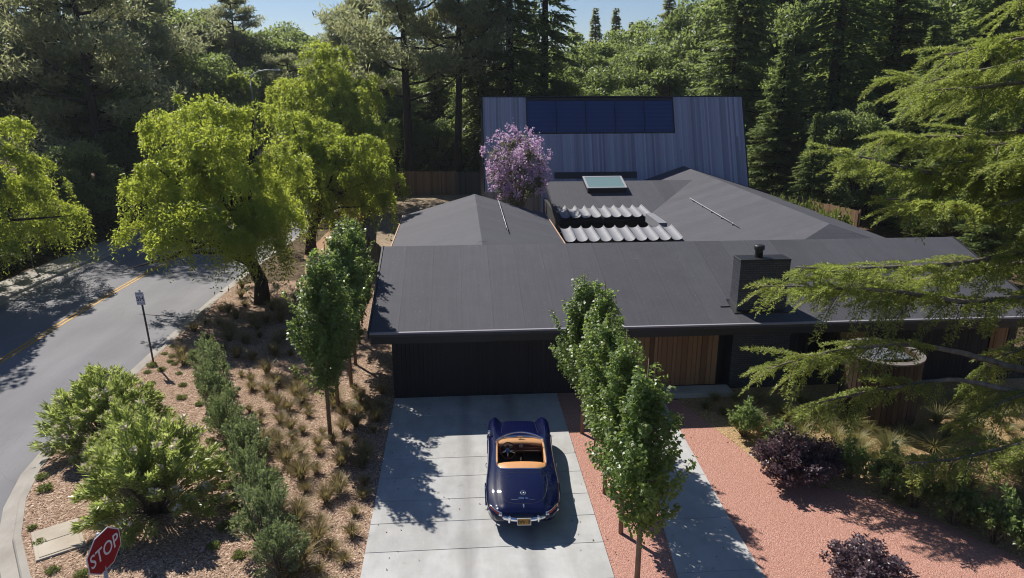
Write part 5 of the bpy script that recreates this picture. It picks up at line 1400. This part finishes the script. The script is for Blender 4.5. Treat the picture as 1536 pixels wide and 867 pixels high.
TT_ = [tuft_mesh(s, .42, .60, 240) for s in (181, 182)]
def grass(name, lab, cat, me, mk, x, y, s, rz, grp):
    o = bpy.data.objects.new(name, me); COL.objects.link(o)
    if len(me.materials) == 0: me.materials.append(M[mk])
    o.location = (x, y, .004); o.scale = (s, s, s * RND.uniform(.9, 1.15)); o.rotation_euler = (0, 0, rz)
    return tag(o, lab, cat, grp)
T1 = [(-6.38, 21.97), (-5.52, 22.02), (-4.85, 20.57), (-6.36, 20.79), (-5.59, 21.04), (-5.64, 20.23), (-4.81, 19.5), (-5.65, 19.38), (-4.86, 18.7), (-4.1, 18.22), (-4.89, 17.72), (-3.99, 17.19), (-3.4, 18.51), (-3.37, 17.53), (-3.32, 16.7), (-4.09, 16.34), (-3.48, 15.83), (-3.45, 14.83), (-2.7, 15.2), (-2.57, 15.89), (-2.65, 14.38), (-3.39, 14.16), (-4.04, 15.36), (-2.68, 13.43), (-3.61, 13.45), (-2.9, 12.6), (-5.6, 18.4)]
T2 = [(-8.59, 27.2), (-7.89, 25.44), (-8.66, 26.25), (-7.16, 25.83), (-7.01, 24.11), (-9.28, 26.61), (-7.16, 22.73), (-6.03, 24.17), (-11.15, 28.78), (-10.33, 29.45), (-8.46, 29.69), (-7.84, 23.91), (-7.27, 27.78), (-9.55, 28.3), (-8.24, 27.85), (-11.0, 29.71), (-10.18, 27.65), (-6.39, 23.04), (-10.9, 31.5), (-10.6, 33.6), (-11.0, 35.2), (-7.0, 29.4), (-6.2, 27.0), (-5.6, 25.4), (-9.3, 30.4)]
r2 = random.Random(31)
while len(T1) < 80:
    y = r2.uniform(12.3, 22.5); x = r2.uniform(-7.4 + (22 - y) * .38, -2.6)
    if min((x - a) ** 2 + (y - b) ** 2 for a, b in T1) > .18: T1.append((x, y))
while len(T2) < 62:
    y = r2.uniform(22.5, 33); x = r2.uniform(-11.2, -4.6)
    if min((x - a) ** 2 + (y - b) ** 2 for a, b in T2) > .2 and not (x < -8.2 and y < 25): T2.append((x, y))
for i, (x, y) in enumerate(T1):
    grass('bunchgrass', 'sunlit tan-green bunchgrass tuft in the wood chips beside the driveway', 'grass tuft', TU[i % 3], 'grass', x, y, RND.uniform(.55, 1.25), i * 2.1, 'bunchgrass tufts beside the driveway')
for i, (x, y) in enumerate(T2):
    grass('bunchgrass', 'bunchgrass tuft in the shaded bed around the nearest pepper tree', 'grass tuft', TU[i % 3], 'grass', x, y, RND.uniform(.6, 1.4), i * 1.7, 'bunchgrass tufts under the pepper tree')
T3 = [(8.14, 19.77), (8.63, 19.47), (9.46, 20.47), (10.84, 19.06), (10.38, 18.85), (11.5, 18.52), (12.05, 18.24), (12.09, 17.35), (12.72, 17.74), (10.81, 17.88), (12.1, 18.96), (10.94, 18.56), (13.19, 17.48), (16.36, 18.64), (15.45, 18.23), (16.18, 17.94), (13.24, 17.05), (10.48, 17.04), (17.8, 19.85), (15.24, 18.6), (15.78, 17.07), (8.21, 20.7), (8.88, 20.7), (11.3, 16.58), (12.5, 16.1), (13.67, 16.4), (14.39, 16.35), (9.2, 18.6), (9.9, 19.6), (11.8, 16.9), (12.9, 15.2), (13.6, 14.4), (14.6, 15.3), (9.6, 17.6), (12.0, 15.2), (13.1, 13.5), (7.7, 20.2), (10.1, 20.3)]
r3 = random.Random(41)
while len(T3) < 95:
    y = r3.uniform(12.6, 20.3); x = r3.uniform(8.4 + max(0, 17 - y) * .95, 17.5)
    if min((x - a) ** 2 + (y - b) ** 2 for a, b in T3) > .12: T3.append((x, y))
for i, (x, y) in enumerate(T3):
    grass('bunchgrass', 'loose feathery grass tuft in the tan bed below the cedar boughs', 'grass tuft', TT_[i % 2], 'grass_green', x, y, RND.uniform(.5, 1.15), i * 1.3, 'feathery grass tufts in the right bed')
LOW = [shrub_mesh(s, .24, .13, 26, 22, .06, .4, .3) for s in (191, 192)]
G1 = [(-11.35, 27.75), (-11.4, 27.07), (-11.4, 26.3), (-11.0, 26.0), (-11.4, 25.1), (-10.7, 25.98), (-11.3, 24.5), (-10.9, 24.7), (-10.63, 25.23), (-10.9, 25.5), (-10.14, 24.3), (-10.74, 23.5), (-9.62, 23.25), (-11.2, 17.5), (-10.8, 16.9), (-10.2, 15.2), (-9.7, 14.6), (-6.17, 16.66), (-6.26, 16.04), (-5.71, 15.71), (-5.68, 14.87), (-5.71, 14.18), (-5.03, 13.8), (-7.84, 20.49), (-7.4, 19.2), (-8.55, 21.67), (-8.9, 13.6), (-8.2, 13.4), (-9.3, 22.2), (-6.8, 18.2)]
for i, (x, y) in enumerate(G1):
    me = LOW[i % 2]
    o = grass('ground_cover', 'low green ground cover plant spaced out in the wood chips by the kerb', 'ground cover', me[0], 'ivy', x, y, RND.uniform(.45, .85), i * 1.1, 'low ground cover plants by the kerb')
# loose chips lying on the beds
g = rg(201)
def chips(name, lab, mk, n, inside, bb):
    P = np.stack([g.uniform(bb[0], bb[1], n), g.uniform(bb[2], bb[3], n), np.full(n, .018)], 1)
    P = P[inside(P[:, 0], P[:, 1])]; n = len(P)
    d = rdir(g, n); d[:, 2] *= .25
    V, F = leaves(P, d, unit(rdir(g, n) * .35 + np.array([0, 0, 1.])), g.uniform(.03, .075, n), g.uniform(.014, .032, n))
    o = link(name, np_mesh('chips', V, F), M[mk]); return tag(o, lab, 'wood chips', kind='stuff')
def chip_mat(name, cols):
    t = NT(name); gg = t.n('ShaderNodeNewGeometry'); return t.done(t.pr(t.ramp(gg.outputs['Random Per Island'], [(i / (len(cols) - 1), c) for i, c in enumerate(cols)]), .9, spec=.2))
M['chip'] = chip_mat('loose_chip', [(.18, .10, .06), (.42, .27, .17), (.62, .45, .31), (.30, .18, .11), (.72, .58, .44)])
g = rg(211); n = 150
P = np.stack([np.concatenate([g.normal(4.2, 1.3, n // 2), g.normal(-1.9, .9, n // 4), g.uniform(-2.2, 8, n - n // 2 - n // 4)]), g.uniform(12, 21, n), np.full(n, .046)], 1)
V, F = leaves(P, rdir(g, n) * np.array([1, 1, .25]), unit(rdir(g, n) * .3 + np.array([0, 0, 1.])), g.uniform(.03, .075, n), g.uniform(.02, .05, n))
o = link('fallen_leaves', np_mesh('litter', V, F), M['tan_leaf']); tag(o, 'dry brown leaves fallen on the driveway, walkway and red gravel', 'leaf litter', kind='stuff')
kx = lambda y: np.interp(y, [p[1] for p in KERB[::-1]], [p[0] for p in KERB[::-1]])
chips('loose_wood_chips', 'pale loose wood chips scattered over the planting bed left of the drive', 'chip', 40000, lambda x, y: (x > np.interp(y, [8.9, 9.6, 10.7, 12.1, 13.5, 14.95, 16.5, 18, 20, 36], [-3.2, -5.2, -6.7, -8.1, -9.3, -10.3, -11.0, -11.4, -11.6, -11.5]) + .15) & (x < -2.35), (-11.6, -2.3, 9, 34))
chips('loose_wood_chips', 'tan loose chips scattered over the bed below the cedar boughs', 'chip', 14000, lambda x, y: x > np.interp(y, [12.3, 12.85, 13.7, 14.7, 16.2, 18, 19.1, 20.9], [12.2, 12.0, 11.4, 10.6, 8.4, 7.9, 7.6, 7.2]) + .1, (7, 19, 12, 21))

# timber tub beside the entrance
tub = thing('timber_tub', 'tall round slatted timber enclosure under the cedar boughs by the front wall', 'enclosure', (12.78, 19.25, 0))
m = MB(); nb = 44; r_ = random.Random(3)
for i in range(nb):
    a0 = TAU * i / nb + .008; a1 = TAU * (i + 1) / nb - .008; ro = 1.10 + r_.uniform(0, .012)
    m.prism([(ro * math.cos(a0), ro * math.sin(a0)), (ro * math.cos(a1), ro * math.sin(a1)), (1.06 * math.cos(a1), 1.06 * math.sin(a1)), (1.06 * math.cos(a0), 1.06 * math.sin(a0))], 0, 2.16, 'z')
link('staves', m.mesh('staves'), M['tub_boards'], tub)
m = MB(); m.lathe([(1.13, 2.161), (1.13, 2.21), (.90, 2.21), (.90, 2.161), (1.13, 2.161)], 56, smooth=False); link('rim', m.mesh('rim'), M['rim_wood'], tub)
m = MB(); m.lathe([(.90, 2.16), (.90, .2)], 48); link('lining', m.mesh('lining'), M['tub_boards'], tub)
m = MB()
for i in range(9):
    x0 = -.86 + i * .19; c = x0 + .09; hw = math.sqrt(max(.01, .87 ** 2 - c * c)); m.box(x0 + .006, x0 + .184, max(-hw, -.25), hw, 2.0, 2.03)
link('slatted_lid', m.mesh('lid'), M['lid_boards'], tub)

# ================================================================== LIGHT, SKY, CAMERA
w = bpy.data.worlds.new('World'); scene.world = w; w.use_nodes = True
nt = w.node_tree; bg = nt.nodes['Background']
SUN = Vector((-.57, .77, 1.0)).normalized()
el = math.asin(SUN.z); azs = math.atan2(SUN.x, SUN.y)
sky = nt.nodes.new('ShaderNodeTexSky'); sky.sky_type = 'NISHITA'; sky.sun_disc = False
sky.sun_elevation = el; sky.sun_rotation = azs; sky.altitude = 50; sky.air_density = 1.0; sky.dust_density = .1; sky.ozone_density = 1.0
wb = nt.nodes.new('ShaderNodeMix'); wb.data_type = 'RGBA'; wb.blend_type = 'MULTIPLY'; wb.inputs[0].default_value = 1.0; wb.inputs[7].default_value = (.86, .94, 1.18, 1)
nt.links.new(sky.outputs[0], wb.inputs[6]); nt.links.new(wb.outputs[2], bg.inputs[0]); bg.inputs[1].default_value = .052
# thin summer air over the whole place
hz = bpy.data.materials.new('haze_air'); hz.use_nodes = True; hz.node_tree.nodes.clear()
ho = hz.node_tree.nodes.new('ShaderNodeOutputMaterial'); hv = hz.node_tree.nodes.new('ShaderNodeVolumePrincipled')
hv.inputs['Color'].default_value = (.80, .88, 1.0, 1); hv.inputs['Density'].default_value = HAZE; hv.inputs['Anisotropy'].default_value = .35
hz.node_tree.links.new(hv.outputs[0], ho.inputs['Volume'])
tag(MB().box(-710, 710, -130, 910, -1.3, 40).build('haze', hz), 'thin pale haze filling the air over the whole scene', 'haze', kind='stuff')
sl = bpy.data.lights.new('sun', 'SUN'); sl.energy = 5.0; sl.angle = math.radians(.53); sl.color = (1.0, .945, .86)
so = bpy.data.objects.new('sun', sl); COL.objects.link(so); so.rotation_euler = SUN.to_track_quat('Z', 'Y').to_euler(); so.location = (-20, 40, 60)

cam = bpy.data.cameras.new('camera'); co = bpy.data.objects.new('camera', cam); COL.objects.link(co)
cam.sensor_fit = 'HORIZONTAL'; cam.sensor_width = 36.0; cam.lens = 36.0 * 1065 / 1536
cam.clip_start = .1; cam.clip_end = 2500
co.location = (0, 0, 10.2)
co.rotation_euler = (math.radians(90 - 16.65), 0, math.radians(-4.27))
scene.camera = co
scene.view_settings.view_transform = 'Standard'; scene.view_settings.look = 'None'
scene.view_settings.exposure = 0.5; scene.view_settings.gamma = 1.0; scene.view_settings.use_curve_mapping = False
cy = scene.cycles
cy.max_bounces = 8; cy.diffuse_bounces = 5; cy.volume_bounces = 1; cy.glossy_bounces = 3; cy.transmission_bounces = 3; cy.transparent_max_bounces = 6
cy.sample_clamp_indirect = 6; cy.caustics_reflective = False; cy.caustics_refractive = False
cy.use_denoising = True; cy.pixel_filter_type = 'BLACKMAN_HARRIS'; cy.filter_width = 1.05
